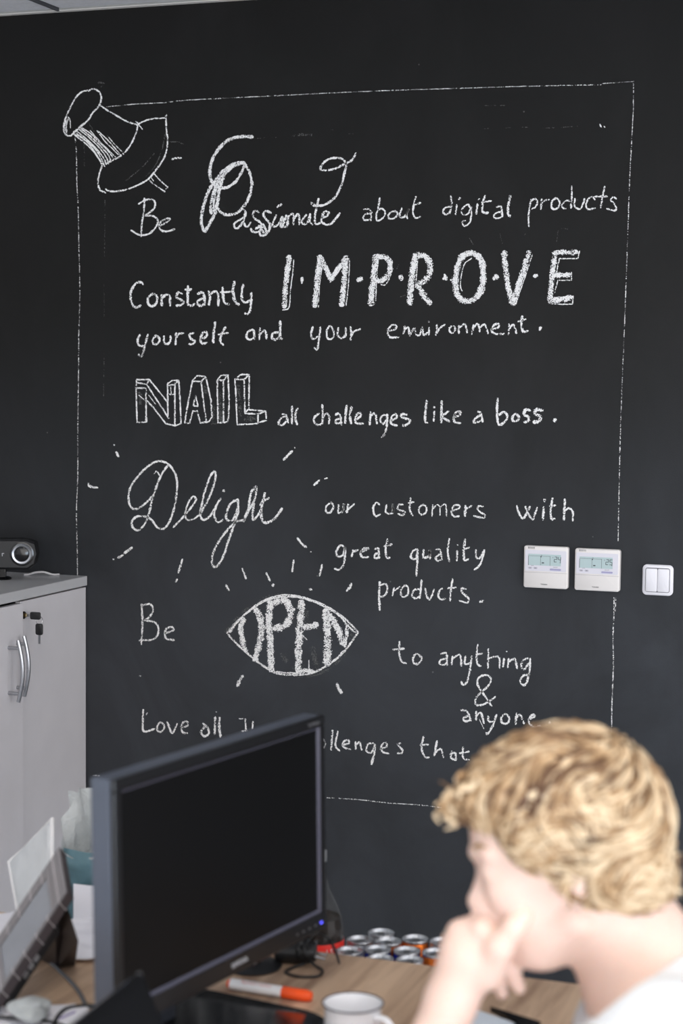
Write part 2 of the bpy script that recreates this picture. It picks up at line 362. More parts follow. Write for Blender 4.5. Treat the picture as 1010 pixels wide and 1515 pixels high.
W('chalk_word', 'ornate chalk word Passionate with looping P and t', B1, 3.885, 4.4, "w5.2 365,88 320,85 260,92 210,115 165,160|w5 165,160 135,210 120,265 120,320 140,360 180,380 220,378|w4.4 220,378 260,350 290,310 315,255|w5 320,240 290,235 240,250 190,290 150,340 110,400 85,470 70,540 70,590 90,635|w5 90,632 120,580 150,520 165,440 175,380 200,310 240,265 300,238|w4.4 200,285 160,350 135,420 122,490 128,530|w3.6 215,270 175,330 150,400 140,470 140,520|w4.6 315,240 345,290 358,350 350,410 325,470 295,505|w4.6 295,505 260,530 210,535 170,510 150,480|w3.6 700,470 720,485 770,480 805,462 840,430 875,360 890,300 900,245 880,215 840,208 790,220 755,260 765,280 830,272 890,245 935,220 958,180")
B2 = (280, 280)
W('chalk_word', 'small script letters of the chalk word Passionate', B2, 4.391, 3.3, "320,150 345,130 365,150 358,190 340,225 310,255 290,240 300,215 350,185|360,160 355,220 375,245 400,215|w3.6 455,150 430,140 412,165 430,195 460,215 470,245 450,275 410,275 400,255|w3.6 430,258 470,235|w3.6 530,155 500,140 480,160 495,190 520,220 520,260 495,295 465,300 455,280|w3.2 480,225 505,285|w3.2 450,235 485,285|565,168 547,205 540,235 562,240 595,205|w4 570,115 598,98|w5 605,180 592,215 598,248|w4.4 600,240 622,190 630,170|w4.4 615,200 608,245 635,235 642,190|640,180 670,158 678,180 675,230|680,190 705,160 715,190 712,230|760,165 740,190 730,220 755,225 780,195 785,160|780,165 778,205 800,230|840,60 825,120 815,180 820,225 850,220|w3.6 790,85 820,105 850,107|w3.4 855,185 890,175 905,150 880,145 862,175 860,210 890,230 920,225|w3.6 920,225 955,185 978,155")
A = (525, 270)
W('chalk_word', 'chalk word about', A, 5.05, 2.9, "65,200 95,198 120,215 118,285|118,230 80,238 60,262 75,282 115,275|185,115 175,180 160,240 160,285|165,210 200,195 225,220 215,255 180,285 160,280|300,215 270,220 250,245 255,270 295,265 318,235 300,210|350,190 335,235 340,260 370,255 390,220 405,195 385,235 390,270|455,105 440,160 433,230 455,265 490,255|435,170 490,152")
W('chalk_word', 'chalk word digital', A, 5.05, 2.6, "715,100 722,160 710,230|715,180 680,185 658,210 670,238 700,228 715,200|760,165 750,240|w3 773,125 790,115|860,190 845,165 815,180 795,215 805,240 840,235 865,195|870,185 868,250 855,300 820,325 800,300 810,285 825,285|w3.2 915,160 905,235|w2 918,128 932,122|w3.4 970,98 955,150 950,210 970,228 995,225|945,148 1018,138|w3 1055,185 1085,175 1095,205 1100,255|1090,218 1050,230 1035,255 1060,268 1102,254|w4.2 1160,100 1145,170 1143,230 1158,255")
A = (725, 260)
W('chalk_word', 'chalk word products at the end of the top sentence', A, 5.05, 2.7, "305,178 295,230 285,310 288,380|300,195 330,172 352,190 340,230 310,248|w3 385,175 378,250|382,215 405,185 440,178|w3 490,165 462,190 458,235 480,250 510,235 518,195 495,165|w3 608,78 608,160 603,242|600,190 570,185 540,210 540,240 565,245|632,170 628,220 650,245 680,240 705,170|780,180 765,158 735,170 715,215 730,250 785,243|855,80 838,160 825,240|780,155 875,155|943,175 920,158 900,180 925,210 940,240 930,260 870,245")
A = (400, 350)
W('chalk_word', 'bold double-stroked chalk word IMPROVE with dots between letters', A, 4.208, 8.5, "w8 118,122 105,220 92,330 85,440|w1.7 145,145 138,230 125,330 115,440 75,458|w4.4 198,255 193,290|312,122 295,230 285,330 275,435|w8 313,128 345,200 378,270|w7.5 378,265 430,185 470,130|472,125 462,230 452,330 443,430|w1.5 ! 322,180 305,300 298,440|w1.5 ! 370,285 400,250 455,175|w1.7 492,150 485,300 470,430|w7 542,272 570,262|w9.5 655,120 645,220 632,320 625,425|w8.5 660,122 715,130 745,165 738,225 700,270 650,272|w1.6 670,150 660,270 655,400|w1.7 758,160 748,240 715,300 685,298|w7 810,245 815,268|w9.5 905,112 885,220 872,330 866,420|w9 905,117 955,120 990,165 992,225 960,275 910,300|w9 915,300 950,360 992,420|w1.6 915,160 905,290")
A = (630, 350)
W('chalk_word', 'second half of the bold chalk word IMPROVE', A, 4.208, 9, "w4 115,235 125,270|w4 105,262 130,255|w3 155,270|w9.5 270,102 225,125 195,190 183,270 190,350 225,395 270,405|w9.5 270,405 320,370 350,310 355,230 345,150 310,112 270,102|w1.7 285,135 240,170 220,240 215,310 225,340|w7.5 420,262 445,248|w9 490,93 495,200 510,300 532,415|w9 642,95 608,210 575,310 540,422|w1.7 662,110 620,240 575,370 560,420|w6.5 672,248 690,242|w8.5 805,95 790,200 780,300 768,410|w8 800,97 870,97 940,97|w1.8 ! 955,90 945,137 830,137 812,225|w8 800,240 895,238|w1.8 ! 905,222 906,272 820,272 800,350|w9 775,400 840,390 905,380|w1.8 ! 775,418 850,422 912,420 915,370")
A = (180, 400)
W('chalk_word', 'chalk word Constantly', A, 4.591, 3.8, "145,95 130,80 95,90 65,140 60,190 75,235 100,252 130,238|215,160 180,185 180,225 205,245 235,220 240,180 215,160|270,165 272,240|272,190 300,165 325,175 328,240|410,160 385,150 370,180 395,195 420,215 405,235 370,238|450,105 448,180 450,230 475,240 495,228|430,130 475,130|515,160 545,150 560,175 562,235|560,190 520,205 515,230 540,240 565,220|590,140 600,185 592,235|597,165 630,145 655,165 655,240|685,115 690,190 705,225 730,230|w3 670,150 745,145|w4.4 765,75 755,130 765,200 795,235|825,95 815,150 820,205 845,218 875,200|880,150 878,220 870,275 850,300 838,290")
W('chalk_word', 'chalk word yourself', A, 4.591, 3.3, "125,435 108,475 120,510 155,515|178,435 160,500 145,560 132,585 115,570|235,440 210,470 215,500 240,500 258,470 240,440|288,445 288,490 310,500 330,480 332,445|370,425 365,505|368,460 390,430 420,428|490,425 460,435 470,465 498,480 480,500 455,500|w3.6 535,465 575,450 575,420 550,425 535,465 545,495 580,492|w4.2 635,352 625,420 622,492|705,385 680,430 670,480 690,508|655,435 722,425")
A = (350, 460)
W('chalk_word', 'chalk word and', A, 5.05, 3.3, "105,145 80,160 75,200 100,215 130,195 128,155|100,140 130,150 133,212|175,128 168,215|172,175 205,145 220,165 222,208|w3.8 325,75 325,140 322,210|w3.6 318,160 275,165 262,200 290,215 325,190|318,190 340,212")
W('chalk_word', 'chalk word your', A, 5.05, 3.1, "570,118 555,170 570,210 605,190|625,120 618,190 608,250 600,290 580,275|700,112 672,150 680,205 715,205 725,160 700,112|w3.6 760,125 755,180 780,205 812,180 815,125|850,118 855,165 850,218|855,190 875,155 925,135")
W('chalk_word', 'chalk word environment', (560, 460), 3.885, 3.1, "55,115 95,105 100,85 75,82 52,115 65,150 115,152|150,85 142,135|145,110 170,95 178,145|180,140 205,100 212,130 235,138 250,95 258,138 282,125|290,95 288,138|w2.5 288,62|335,80 328,140|330,135 350,100 380,78|425,85 405,105 420,128 440,105 425,85|460,85 460,130|462,100 495,75 508,125|545,80 535,135|540,100 570,75 580,120|580,95 608,78 618,95 627,130|645,105 685,95 690,75 665,80 648,110 670,132 720,132|750,75 745,135|748,105 775,80 792,130|w3.8 825,30 820,80 830,118 858,115|800,62 845,48|w4.8 923,108 932,95")
W('chalk_word', 'outlined block chalk word NAIL with shaded sides', (180, 540), 4.391, 2.4, "! 92,150 158,150 158,372 100,372 92,150|! 92,150 97,95 180,95 162,125 100,115|! 158,225 205,275 285,380 345,395 345,115|! 180,95 300,245|! 165,130 308,350|w1.4 ! 175,195 220,255|w1.4 ! 110,195 150,230|! 300,330 298,120 330,100 370,100 345,125 300,135|! 370,100 380,250 385,380 345,395|! 310,190 345,190|w1.6 ! 318,140 322,185|! 460,100 432,240 408,375 440,380 462,300 490,298 510,375 550,370|! 460,105 515,108 530,230 550,370|! 460,100 490,70 545,75 515,108|! 545,75 580,230 585,340 565,370 510,378|! 480,200 465,265 495,268 480,200|! 620,98 660,100 662,375 625,375 620,98|! 620,98 645,68 690,65 660,100|! 690,65 698,250 690,365 660,377|! 735,92 795,95 800,315 885,318 885,380 750,388 742,200 735,92|! 735,92 775,62 828,62 795,95|! 828,62 825,290 935,300 885,318|! 935,300 940,360 895,372|! 825,285 800,310|w1.6 ! 165,345 162,372")
W('chalk_smudge', 'finger-smudged chalk dust inside the block letters', (180, 540), 4.391, 7, "w8 640,180 642,280 645,360|w7 590,250 590,370|w9 800,350 860,350|w7 120,180 122,250|w6 760,130 770,330|w10 530,120 560,180|w3 580,382 690,380", M_GHOST)
A = (400, 580)
W('chalk_word', 'chalk word all before challenges', A, 4.591, 3.2, "80,150 105,155 120,210|110,160 70,180 55,215 80,225 105,200|147,97 145,215|w3.6 183,110 168,160 180,222")
W('chalk_word', 'chalk word challenges', A, 4.591, 3.3, "330,145 300,170 295,200 325,225 355,210|352,85 355,150 352,215|352,175 380,145 400,170 395,215|440,155 465,145 475,165 482,225|475,180 445,190 445,212 475,210|w3.8 518,92 510,150 507,212|w3.8 550,100 540,160 548,215|585,185 615,160 605,140 580,165 580,210 630,215|w3.6 680,135 673,222|678,165 710,145 722,215|790,155 760,160 745,195 765,215 790,185|w3.6 792,150 790,220 775,285 752,305|820,195 855,175 850,150 825,165 820,215 860,228|w3.8 925,155 895,150 890,170 945,190 935,215 905,230 900,222")
A = (610, 580)
W('chalk_word', 'chalk word like', A, 4.391, 3.7, "93,52 85,120 82,190 98,200|w3 142,125 138,190|w3.4 140,100|w4 190,58 188,120 187,198|235,125 195,160 240,192|270,165 305,150 312,128 285,130 268,165 275,195 312,202")
W('chalk_word', 'chalk letter a between like and boss', A, 4.391, 3.4, "425,125 445,140 455,195|440,150 405,175 400,198 440,190")
W('chalk_word', 'chalk word boss with full stop', A, 4.391, 3.8, "553,42 548,120 555,200 575,210 610,180 612,145 590,130 560,150|665,140 648,165 655,190 680,185 690,160 670,140|w4.8 765,120 735,115 725,145 755,165 750,190 725,195|w5.4 845,120 805,115 795,140 830,160 820,190 785,195|w5 918,187 932,180")
W('chalk_word', 'large cursive chalk word Delight', (170, 670), 3.885, 3.3, "w2.2 225,120 240,105 255,128|305,70 270,120 240,190 215,260 200,330 180,390 150,435 125,445 100,425 100,390 130,365 180,368 215,390 245,430 280,435 310,400 340,320 355,220 355,150 330,90 290,55 240,50 180,85 120,150 85,210 78,270 95,315 130,320 175,290 215,250|w2.8 335,428 400,360 440,310 465,270 450,250 425,280 405,340 410,380 440,385 490,355|490,350 540,260 575,160 575,108 550,130 520,210 500,290 490,350 505,385 540,370 575,320|607,260 580,310 570,360 590,398 620,385|w4 625,218|w3.6 700,270 665,290 640,350 645,385 680,380 710,300|w3.6 705,265 708,330 690,400 660,480 620,600 580,655 560,640 560,590 590,520 640,450 690,400 740,385|w3.6 740,390 765,320 780,240 805,195 815,200 800,270 760,350 740,395|745,370 780,310 800,290 790,350 795,385 820,360 840,320|w4.2 862,230 845,300 840,350 850,395 880,400 920,375 960,320|885,258 850,280 830,300")
W('chalk_word', 'chalk word our', (470, 725), 3.885, 3, "80,70 50,90 48,125 70,130 90,95 75,68|120,85 118,130 145,115 150,80 140,130|w3.6 175,80 165,130|170,115 210,80")
W('chalk_word', 'chalk word customers', (470, 725), 3.885, 3, "355,85 335,72 318,105 330,148 360,140|395,85 392,130 430,130 430,80 432,130|490,85 465,85 460,110 500,125 485,145 460,135|533,45 528,110 545,148|520,75 552,70|600,85 580,110 590,140 620,130 622,95 600,85|w2.4 660,85 655,150|w2.4 660,110 685,85 700,100 702,145|w2.4 702,100 730,80 737,100 740,150|770,120 810,105 812,88 785,90 768,120 780,150 812,150|w4 850,90 845,150|848,110 885,90|950,95 925,92 920,115 960,145 950,160 895,148")
W('chalk_word', 'chalk word with', (740, 730), 7.769, 3.2, "188,140 210,220 260,290 310,210 340,150|288,150 315,220 370,300 400,230 425,160|w3.6 497,155 488,305|w3 495,72 512,70 505,95|w3.6 600,55 580,160 578,240 590,295 625,290|w3 565,145 635,138|w3.8 742,65 735,180 728,305|735,200 785,170 830,210 830,315")
A = (480, 790)
W('chalk_word', 'chalk word great', A, 4.04, 3.3, "120,80 95,68 70,105 80,135 110,125 122,80 122,130 110,190 80,215 60,205|170,95 162,135|165,110 200,95|215,110 262,88 235,88 215,112 225,138 262,138|300,90 322,90 325,145|325,110 300,125 300,145 330,140|375,30 365,90 370,140 390,142|355,75 402,62")
W('chalk_word', 'chalk word quality', A, 4.04, 3.1, "550,90 525,105 515,140 545,150 555,110|555,90 555,150 548,250|w3.6 592,95 590,140 625,130 628,95 630,148|665,95 690,95 700,155|690,120 665,140 675,160 700,150|745,28 735,100 745,165|793,100 790,160|w2.4 795,65|w3.6 840,30 832,100 835,155 860,150|825,95 865,80|905,95 905,135 925,145 955,95|955,100 930,180 895,215")
W('chalk_word', 'chalk word products below quality', A, 4.04, 3, "w3.6 330,285 325,370 330,455|325,310 365,300 375,335 355,370 330,375|w2.6 415,320 405,370|w2.6 410,345 450,315|480,308 455,340 465,375 495,365 500,325 480,308|580,275 575,330 568,385|565,330 535,335 522,370 545,385 570,370|600,325 610,370 630,390 655,330|w3.6 635,385 645,360|705,325 685,340 680,375 700,392 722,385|765,268 755,330 750,400|735,325 785,320|845,330 820,325 822,350 860,385 850,410 805,398|w4.4 928,405 948,400")
A = (120, 650)
rays = ["w2.4 130,22", "138,50 147,68", "28,172 30,182 45,188 65,190", "w2.4 127,472", "w4 145,465 165,455|w3.8 170,448 200,425", "w3.4 398,472 382,525", "w3 378,550 371,560", "w4 795,80 830,45", "w2.6 838,33", "w3.2 915,180 938,160", "w2.8 957,155 967,152", "850,388 867,410 885,425", "w2.2 903,443", "w3 633,508 648,548", "w3 728,525 742,557", "w3.4 752,572 755,577", "w3 835,475 830,520", "w3 947,493 937,537", "w3.4 570,573 580,593", "w3.4 898,588 906,592"]
W('chalk_rays', 'short chalk rays scattered round Delight and the eye', A, 2.658, 3.4, '|'.join(rays))
W('chalk_rays', 'short chalk rays round the OPEN eye', (190, 860), 2.806, 4, "w3.4 405,15 417,38|w3.4 600,12 602,18|w4 925,10 918,25 905,40|w5 475,392 462,410 452,435|w5 865,425 872,445 885,465|w2.4 48,393")
W('chalk_word', 'chalk word Be beside the OPEN eye', (190, 860), 2.806, 3, "55,95 58,180 53,262|52,100 90,95 102,120 85,150 65,162 110,170 125,205 105,240 45,245|w3.4 150,215 185,205 180,190 155,200 155,235 190,245")
A = (320, 870)
W('chalk_eye_drawing', 'chalk eye outline whose letters spell OPEN', A, 4.591, 8, "w3 70,305 130,235 200,175 270,122 350,80 440,62 530,60 620,75 700,108 790,155 870,205 960,295|w2.2 85,300 180,190 300,95 430,50 550,52 660,85 780,140 900,235 960,300|w3 430,58 550,62 640,85 720,118 780,150 840,190|w3.2 80,315 150,390 230,460 320,530 400,575 500,590 600,588 680,565 760,520 840,460 900,390 962,300|w3 400,568 500,578 590,580|w8 185,205 165,270 175,340 197,430|w10 268,145 297,200 307,290 292,380 262,490|w10.5 367,95 357,200 362,300 368,400 372,560|w10.5 395,95 465,88 500,140 500,205 455,260 390,272|w5 470,90 530,150|w11 577,90 572,200 565,300 560,420 555,565|w9.5 595,265 640,262 685,248|w7 565,565 610,562 660,568|w1.6 628,490 628,550|w1.6 585,320 615,352|w12 747,150 750,250 755,350 750,520|w10 765,180 820,270 862,380|w4.4 880,240 882,320 872,400|w3 900,262 930,292 955,300|w3 895,250 890,330|w3.4 805,165 850,200 880,240|w3 95,300 130,245 165,210|w3 750,520 800,490 860,430")
W('chalk_smudge', 'chalk dust smudged inside and around the eye', A, 4.591, 9, "w5 60,295 180,165 330,65 450,40|w10 450,450 470,500|w8 610,150 615,240|w10 650,400 680,540|w8 520,540 600,520|w6 900,340 935,300|w5 560,605 680,585 780,540 880,440", M_GHOST)
A = (570, 940)
W('chalk_word', 'chalk word to', A, 4.391, 3.1, "92,40 88,110 105,170 135,182|50,92 122,86|205,118 180,145 185,182 215,182 235,150 205,118")
W('chalk_word', 'chalk word anything', A, 4.391, 3.1, "360,120 395,118 400,195|395,150 360,160 352,185 385,190 400,175|435,135 430,190|432,155 475,125 490,150 492,200|520,135 515,185 555,180|w3.4 560,135 550,220 530,300 505,322 492,300|600,60 592,130 598,185 620,200|590,125 630,118|w2.8 668,85 665,215|w2.8 665,150 735,140 740,215|770,150 762,205|w2 787,105|800,150 795,210|w3.6 800,170 840,155 857,215|w3.6 925,150 895,160 882,205 905,220 930,180|w3.4 940,150 935,230 915,310 890,322 875,295 895,262 935,255")
W('chalk_ampersand', 'chalk ampersand between anything and anyone', A, 4.391, 3.2, "690,460 650,400 605,335 598,290 625,262 665,260 685,290 665,330 610,380 585,415 590,450 625,452 670,430 715,398")
W('chalk_word', 'chalk word anyone with full stop', A, 4.391, 3.3, "490,485 530,495 555,555|540,520 505,540 520,558 555,550|590,495 588,550|590,520 620,505 640,572|668,525 672,560 705,560|722,515 700,580 665,640 655,630|780,510 755,530 755,565 790,572 805,540 780,510|850,505 845,578|850,535 875,515 900,575|940,545 970,525 955,515 930,545 940,580 970,596 1005,588|w4 1063,570 1070,566|w1.2 610,545 640,610")
A = (195, 1030)
W('chalk_word', 'chalk word Love', A, 5.05, 3, "85,100 82,180 90,262 170,245|w2.2 115,125 105,138|215,195 190,225 195,262 225,262 242,225 215,195|265,190 300,275 338,205|370,235 415,220 415,190 385,195 368,235 380,270 418,278")
W('chalk_word', 'chalk word all above the monitor', A, 5.05, 3.4, "530,205 565,235 575,280 545,298 522,285 520,255 550,225|622,155 618,285|w4 655,160 652,230 662,305|w2 630,118")
W('chalk_word', 'chalk word the partly behind the monitor', A, 5.05, 2.6, "848,170 852,255|820,262 860,258|w1.4 800,168 850,170|905,190 900,245")
A = (470, 1070)
W('chalk_word', 'chalk word challenges partly behind the monitor', A, 4.04, 3, "28,90 45,120 35,148|-30,95 -45,110 -45,135 -25,145|w3.4 88,42 80,160|120,48 105,130 130,165|150,130 185,120 180,100 155,110 150,140 195,158|225,110 225,155|228,130 250,115 262,160|335,120 300,125 290,165 320,175 340,130|w3.8 342,125 335,190 320,245|370,155 410,140 405,115 380,135 385,170 425,182|495,120 475,125 505,160 500,180 475,178")
W('chalk_word', 'chalk word that partly behind the blond hair', A, 4.04, 3, "632,78 620,150 640,200 665,205|610,130 660,128|712,105 695,195|700,175 735,155 750,205|800,165 795,205 825,222|w3.4 790,185 820,178 825,222|868,140 865,190 875,215 905,218|845,180 905,170")
for c_ in CH: chalk_part(c_[0], c_[1], c_[2], c_[3], c_[4]*1.0, c_[5], c_[6] or M_CHALK, grow={M_GHOST: 1.3, M_THIN: 1.12}.get(c_[6], 1.22))

# ------------------------------------------------------------------ wall controllers and switch
def controller(px0, py0, px1, py1, num, label, dot=False):
    a = on(px0, py0, 1, WY-.021); b_ = on(px1, py1, 1, WY-.021)
    W_, H_ = b_[0]-a[0], a[2]-b_[2]; cx, cz = (a[0]+b_[0])/2, (a[2]+b_[2])/2
    t = thing('climate_controller', label, 'thermostat', (cx, WY, cz-H_/2), 0, 'ivory climate controllers on the black wall')
    def Z(f): return H_*(1-f)            # fraction from the top
    def X(f): return W_*(f-.5)
    obj('housing', plate((0, -.011, H_/2), (W_, .020, H_), .006, axis=1, bev=.0025), M_IVORY, t, smooth=True)
    obj('front_panel', plate((0, -.0215, Z(.345)), (W_*.93, .0012, H_*.50), .003, axis=1, seg=3), M_IVORY2, t)
    bm = bx((0, -.0213, Z(.63)), (W_*.985, .0008, .0007)); obj('flap_seam', bm, mat('seam_grey', (176, 172, 176), .6), t)
    s = obj('display', bx((X(.475), -.0222, Z(.325)), (W_*.74, .0008, H_*.27), .0003, 1), M_LCD, t)
    g = bmesh.new(); zt, zb = Z(.235), Z(.455)
    box(g, (X(.36), -.0228, zt), (W_*.5, .0003, .0006)); box(g, (X(.385), -.0228, (zt+zb)/2), (.0006, .0003, zt-zb)); box(g, (X(.6), -.0228, (zt+zb)/2), (.0006, .0003, zt-zb))
    box(g, (X(.11), -.0228, (zt+zb)/2-.001), (.0010, .0003, zt-zb)); box(g, (X(.395), -.0228, Z(.25)), (.0026, .0003, .003)); box(g, (X(.44), -.0228, Z(.395)), (.006, .0003, .0026)); box(g, (X(.83), -.0228, Z(.375)), (.002, .0003, .002))
    box(g, (X(.405), -.0228, Z(.215)), (.0035, .0003, .0008)); box(g, (X(.665), -.0228, Z(.255)), (.0009, .0003, .003))
    obj('display_marks', g, M_INK, s)
    # seven-segment digits
    SEG = {'2': 'abged', '4': 'fgbc', '5': 'afgcd'}
    g = bmesh.new(); w_, h_ = .0064, .0135
    for k, ch in enumerate(num):
        ox, oz = X(.725+.085*k), Z(.30); th = .0013
        for sg in SEG[ch]:
            c, s_ = {'a': ((0, h_/2), (w_, th)), 'g': ((0, 0), (w_, th)), 'd': ((0, -h_/2), (w_, th)), 'f': ((-w_/2, h_/4), (th, h_/2)), 'b': ((w_/2, h_/4), (th, h_/2)), 'e': ((-w_/2, -h_/4), (th, h_/2)), 'c': ((w_/2, -h_/4), (th, h_/2))}[sg]
            box(g, (ox+c[0]+c[1]*.12, -.0229, oz+c[1]), (s_[0], .0003, s_[1]))
    obj('temperature_digits', g, mat('lcd_ink', (34, 44, 48), .5), s)
    g = bmesh.new()
    for k in range(5): box(g, (X(.11+.032*k), -.0223, Z(.045)), (.0011 if k else .0018, .0008, .0048))
    obj('vent_slots', g, M_INK if False else mat('vent_grey', (120, 118, 118), .6), t)
    o = obj('mode_button', plate((X(.725), -.0224, Z(.545)), (.030, .0022, .0048), .0023, axis=1, seg=4), mat('lilac_button', (168, 164, 196), .4), t)
    for k in (0, 1):
        bm = plate((X(.15+.12*k), -.0223, Z(.525)), (.0105, .0018, .0052), .0024, axis=1, seg=4); obj('arrow_button', bm, mat('pale_outline_button', (196, 192, 202), .5), t)
        bm = bx((X(.15+.12*k), -.0234, Z(.525)), (.004, .0005, .001)); obj('button_mark', bm, M_INK, t)
    text_mesh('caption', 'TEMP.', .0036, mat('grey_print', (130, 130, 136), .6), t, face_y(X(.2), -.0222, Z(.47)), .0002)
    text_mesh('caption', 'ON/OFF', .0034, mat('grey_print', (130, 130, 136), .6), t, face_y(X(.72), -.0222, Z(.49)), .0002)
    text_mesh('maker_lettering', 'TOSHIBA', .0045, mat('grey_print2', (112, 110, 112), .5), t, face_y(X(.47), -.0215, Z(.91)), .0003)
    return t
controller(775, 807, 839, 872, '24', 'left wall controller whose display reads 24')
controller(850.5, 811, 915.5, 876, '25', 'right wall controller whose display reads 25, nearest the light switch')
a, b_ = on(949.5, 835.5, 1, WY-.006), on(996, 881, 1, WY-.006)
cx, cz, S_ = (a[0]+b_[0])/2, (a[2]+b_[2])/2, .5*((b_[0]-a[0])+(a[2]-b_[2]))
t = thing('light_switch', 'white square double light switch at the right edge of the black wall', 'switch', (cx, WY, cz-S_/2))
obj('frame', plate((0, -.0045, S_/2), (S_, .009, S_), .012, axis=1, bev=.003), M_SWITCH, t, smooth=True)
obj('recess', plate((0, -.0092, S_/2), (S_*.80, .001, S_*.80), .006, axis=1), mat('switch_gap', (120, 118, 122), .6), t)
for k in (-1, 1):
    bm = plate((k*S_*.193, -.0115, S_/2), (S_*.375, .006, S_*.755), .004, axis=1, bev=.0012); obj('rocker', bm, M_SWITCH, t, smooth=True)

# ------------------------------------------------------------------ cabinet at the left, doors facing right
XC = -2.482; ZT = 1.155
cab = thing('storage_cabinet', 'white two-door cabinet with bow handles in the left corner against the black wall', 'cabinet', (XC-.2, WY-.4, 0))
def cab_obj(name, bm, mt, parent=None, **k):
    o = obj(name, bm, mt, parent or cab, **k)
    if parent is None: o.location = -Vector(cab.location)
    return o
YN = WY-.805
cab_obj('top_panel', bx((XC-.215, (WY+YN)/2, ZT-.014), (.43, WY-YN-.004, .028), .0015, 1), M_WHITETOP)
cab_obj('side_panel', bx((XC-.22, WY-.014, ZT/2), (.39, .018, ZT-.06)), M_WHITE)
cab_obj('side_panel', bx((XC-.22, YN+.014, ZT/2), (.39, .018, ZT-.06)), M_WHITE)
cab_obj('back_panel', bx((XC-.42, (WY+YN)/2, ZT/2), (.008, WY-YN-.01, ZT-.06)), M_WHITE)
cab_obj('plinth', bx((XC-.22, (WY+YN)/2, .035), (.36, WY-YN-.04, .07)), M_BLACKP)
yd = on(31.5, 1050, 0, XC-.003)[1]
d_far = cab_obj('door', bx((XC-.013, (WY-.003+yd)/2, (ZT-.033+.075)/2), (.018, WY-.003-yd-.001, ZT-.033-.075), .001, 1), M_WHITE)
# near door stands a little ajar, hinged on its far-from-view side
hinge = Vector((XC-.004, YN+.004, 0)); wd = yd-.002-hinge.y
bm = bx((-.009, wd/2, (ZT-.036+.075)/2), (.018, wd, ZT-.036-.075), .001, 1)
d_near = obj('door', bm, M_WHITE, cab); d_near.location = hinge-Vector(cab.location); d_near.rotation_euler = (0, 0, math.radians(-1.2))
def bow_handle(door, org, y, z0, z1, x0):
    pts = [(x0+.030+.014*math.sin(math.pi*k/10), y+0*k, z0+(z1-z0)*k/10) for k in range(11)]
    bm = tube(pts, .0055, 10, .01)
    o = obj('handle', bm, M_METAL, door, smooth=True); 
    for z in (z0+.022, z1-.022):
        bm = tube([(x0, y, z), (x0+.036, y, z)], .005, 8, smooth=False); obj('handle_post', bm, M_METAL, o, smooth=True)
    return o
pf = on(40, 985, 0, XC+.035); h0 = on(38, 1030, 0, XC+.03)[2]; h1 = on(38, 941, 0, XC+.03)[2]
bow_handle(d_far, None, pf[1], h0, h1, XC-.004)
pn = on(28, 990, 0, XC+.035); h0 = on(27, 1038, 0, XC+.03)[2]; h1 = on(26, 947, 0, XC+.03)[2]
bow_handle(d_near, None, pn[1]-hinge.y, h0, h1, 0)
# lock with key and a spare key on a ring
pl = on(34.5, 910, 0, XC-.004); rx = Matrix.Rotation(math.pi/2, 4, 'Y')
lk = obj('lock', lathe([(0, 0), (.0105, 0), (.0105, .003), (.009, .0045), (.006, .0045), (.006, .003), (0, .003)], 20, c=pl, mtx=rx), mat('dark_bronze', (66, 58, 50), .35, metal=.8), cab, smooth=True); lk.location = -Vector(cab.location)
o = obj('lock_barrel', lathe([(0, 0), (.0055, 0), (.005, .008), (0, .008)], 16, c=pl+np.array([.002, 0, 0]), mtx=rx), mat('brass', (176, 152, 104), .3, metal=1), lk, smooth=True)
key = thing('key_bunch', 'two black-headed keys hanging in the cabinet lock', 'keys', tuple(pl+np.array([.006, 0, 0]))); key.scale = (1.2, 1.2, 1.2)
obj('key_head', plate((.026, 0, 0), (.026, .005, .017), .004, axis=1, bev=.001), M_BLACKP, key, smooth=True)
obj('key_shank', bx((.008, 0, 0), (.014, .0025, .006)), M_METAL, key)
def torus(c, R_, r, mtx=None, seg=24, s2=8):
    bm = bmesh.new(); P = [[bm.verts.new((0, 0, 0)) for _ in range(s2)] for _ in range(seg)]
    for i in range(seg):
        for j in range(s2):
            a, b = 2*math.pi*i/seg, 2*math.pi*j/s2; v = Vector(((R_+r*math.cos(b))*math.cos(a), (R_+r*math.cos(b))*math.sin(a), r*math.sin(b)))
            if mtx is not None: v = mtx @ v
            P[i][j].co = v+Vector(c)
    for i in range(seg):
        for j in range(s2): bm.faces.new((P[i][j], P[(i+1) % seg][j], P[(i+1) % seg][(j+1) % s2], P[i][(j+1) % s2]))
    return bm
mt_ring = Matrix.Rotation(math.radians(75), 4, 'X')
obj('key_ring', torus((.036, 0, -.010), .0085, .0007, mt_ring), M_CHROME, key, smooth=True)
obj('spare_key_head', plate((.037, -.002, -.030), (.018, .005, .026), .005, axis=1, bev=.001), M_BLACKP, key, smooth=True)
obj('spare_key_blade', bx((.037, -.002, -.052), (.0045, .002, .022)), M_METAL, key)

# conference camera bar standing on the cabinet top
pc = on(5, 857, 2, ZT); 
bar = thing('camera_bar', 'black camera bar with a silver-ringed lens standing on the white cabinet', 'camera', tuple(pc), math.radians(20))
q = on(8, 818, 1, pc[1]); zc = q[2]-ZT; hh = .045
bm = bmesh.new(); prof = [(-.17, .024), (.070, .024), (.094, .019), (.100, 0), (.092, -.018), (.074, -.026), (-.17, -.026)]
rings = []
for y_, s_ in ((-.028, .86), (-.022, 1), (.022, 1), (.028, .9)):
    rings.append([bm.verts.new((x_*1.0 if abs(s_-1) < .01 else x_*.985, y_, zc+z_*s_*hh/.026)) for x_, z_ in prof])
for A_, B_ in zip(rings, rings[1:]):
    for i in range(len(prof)): bm.faces.new((A_[i], A_[(i+1) % len(prof)], B_[(i+1) % len(prof)], B_[i]))
bm.faces.new(rings[0]); bm.faces.new(rings[-1])
obj('body', bm, M_BLACKP, bar)
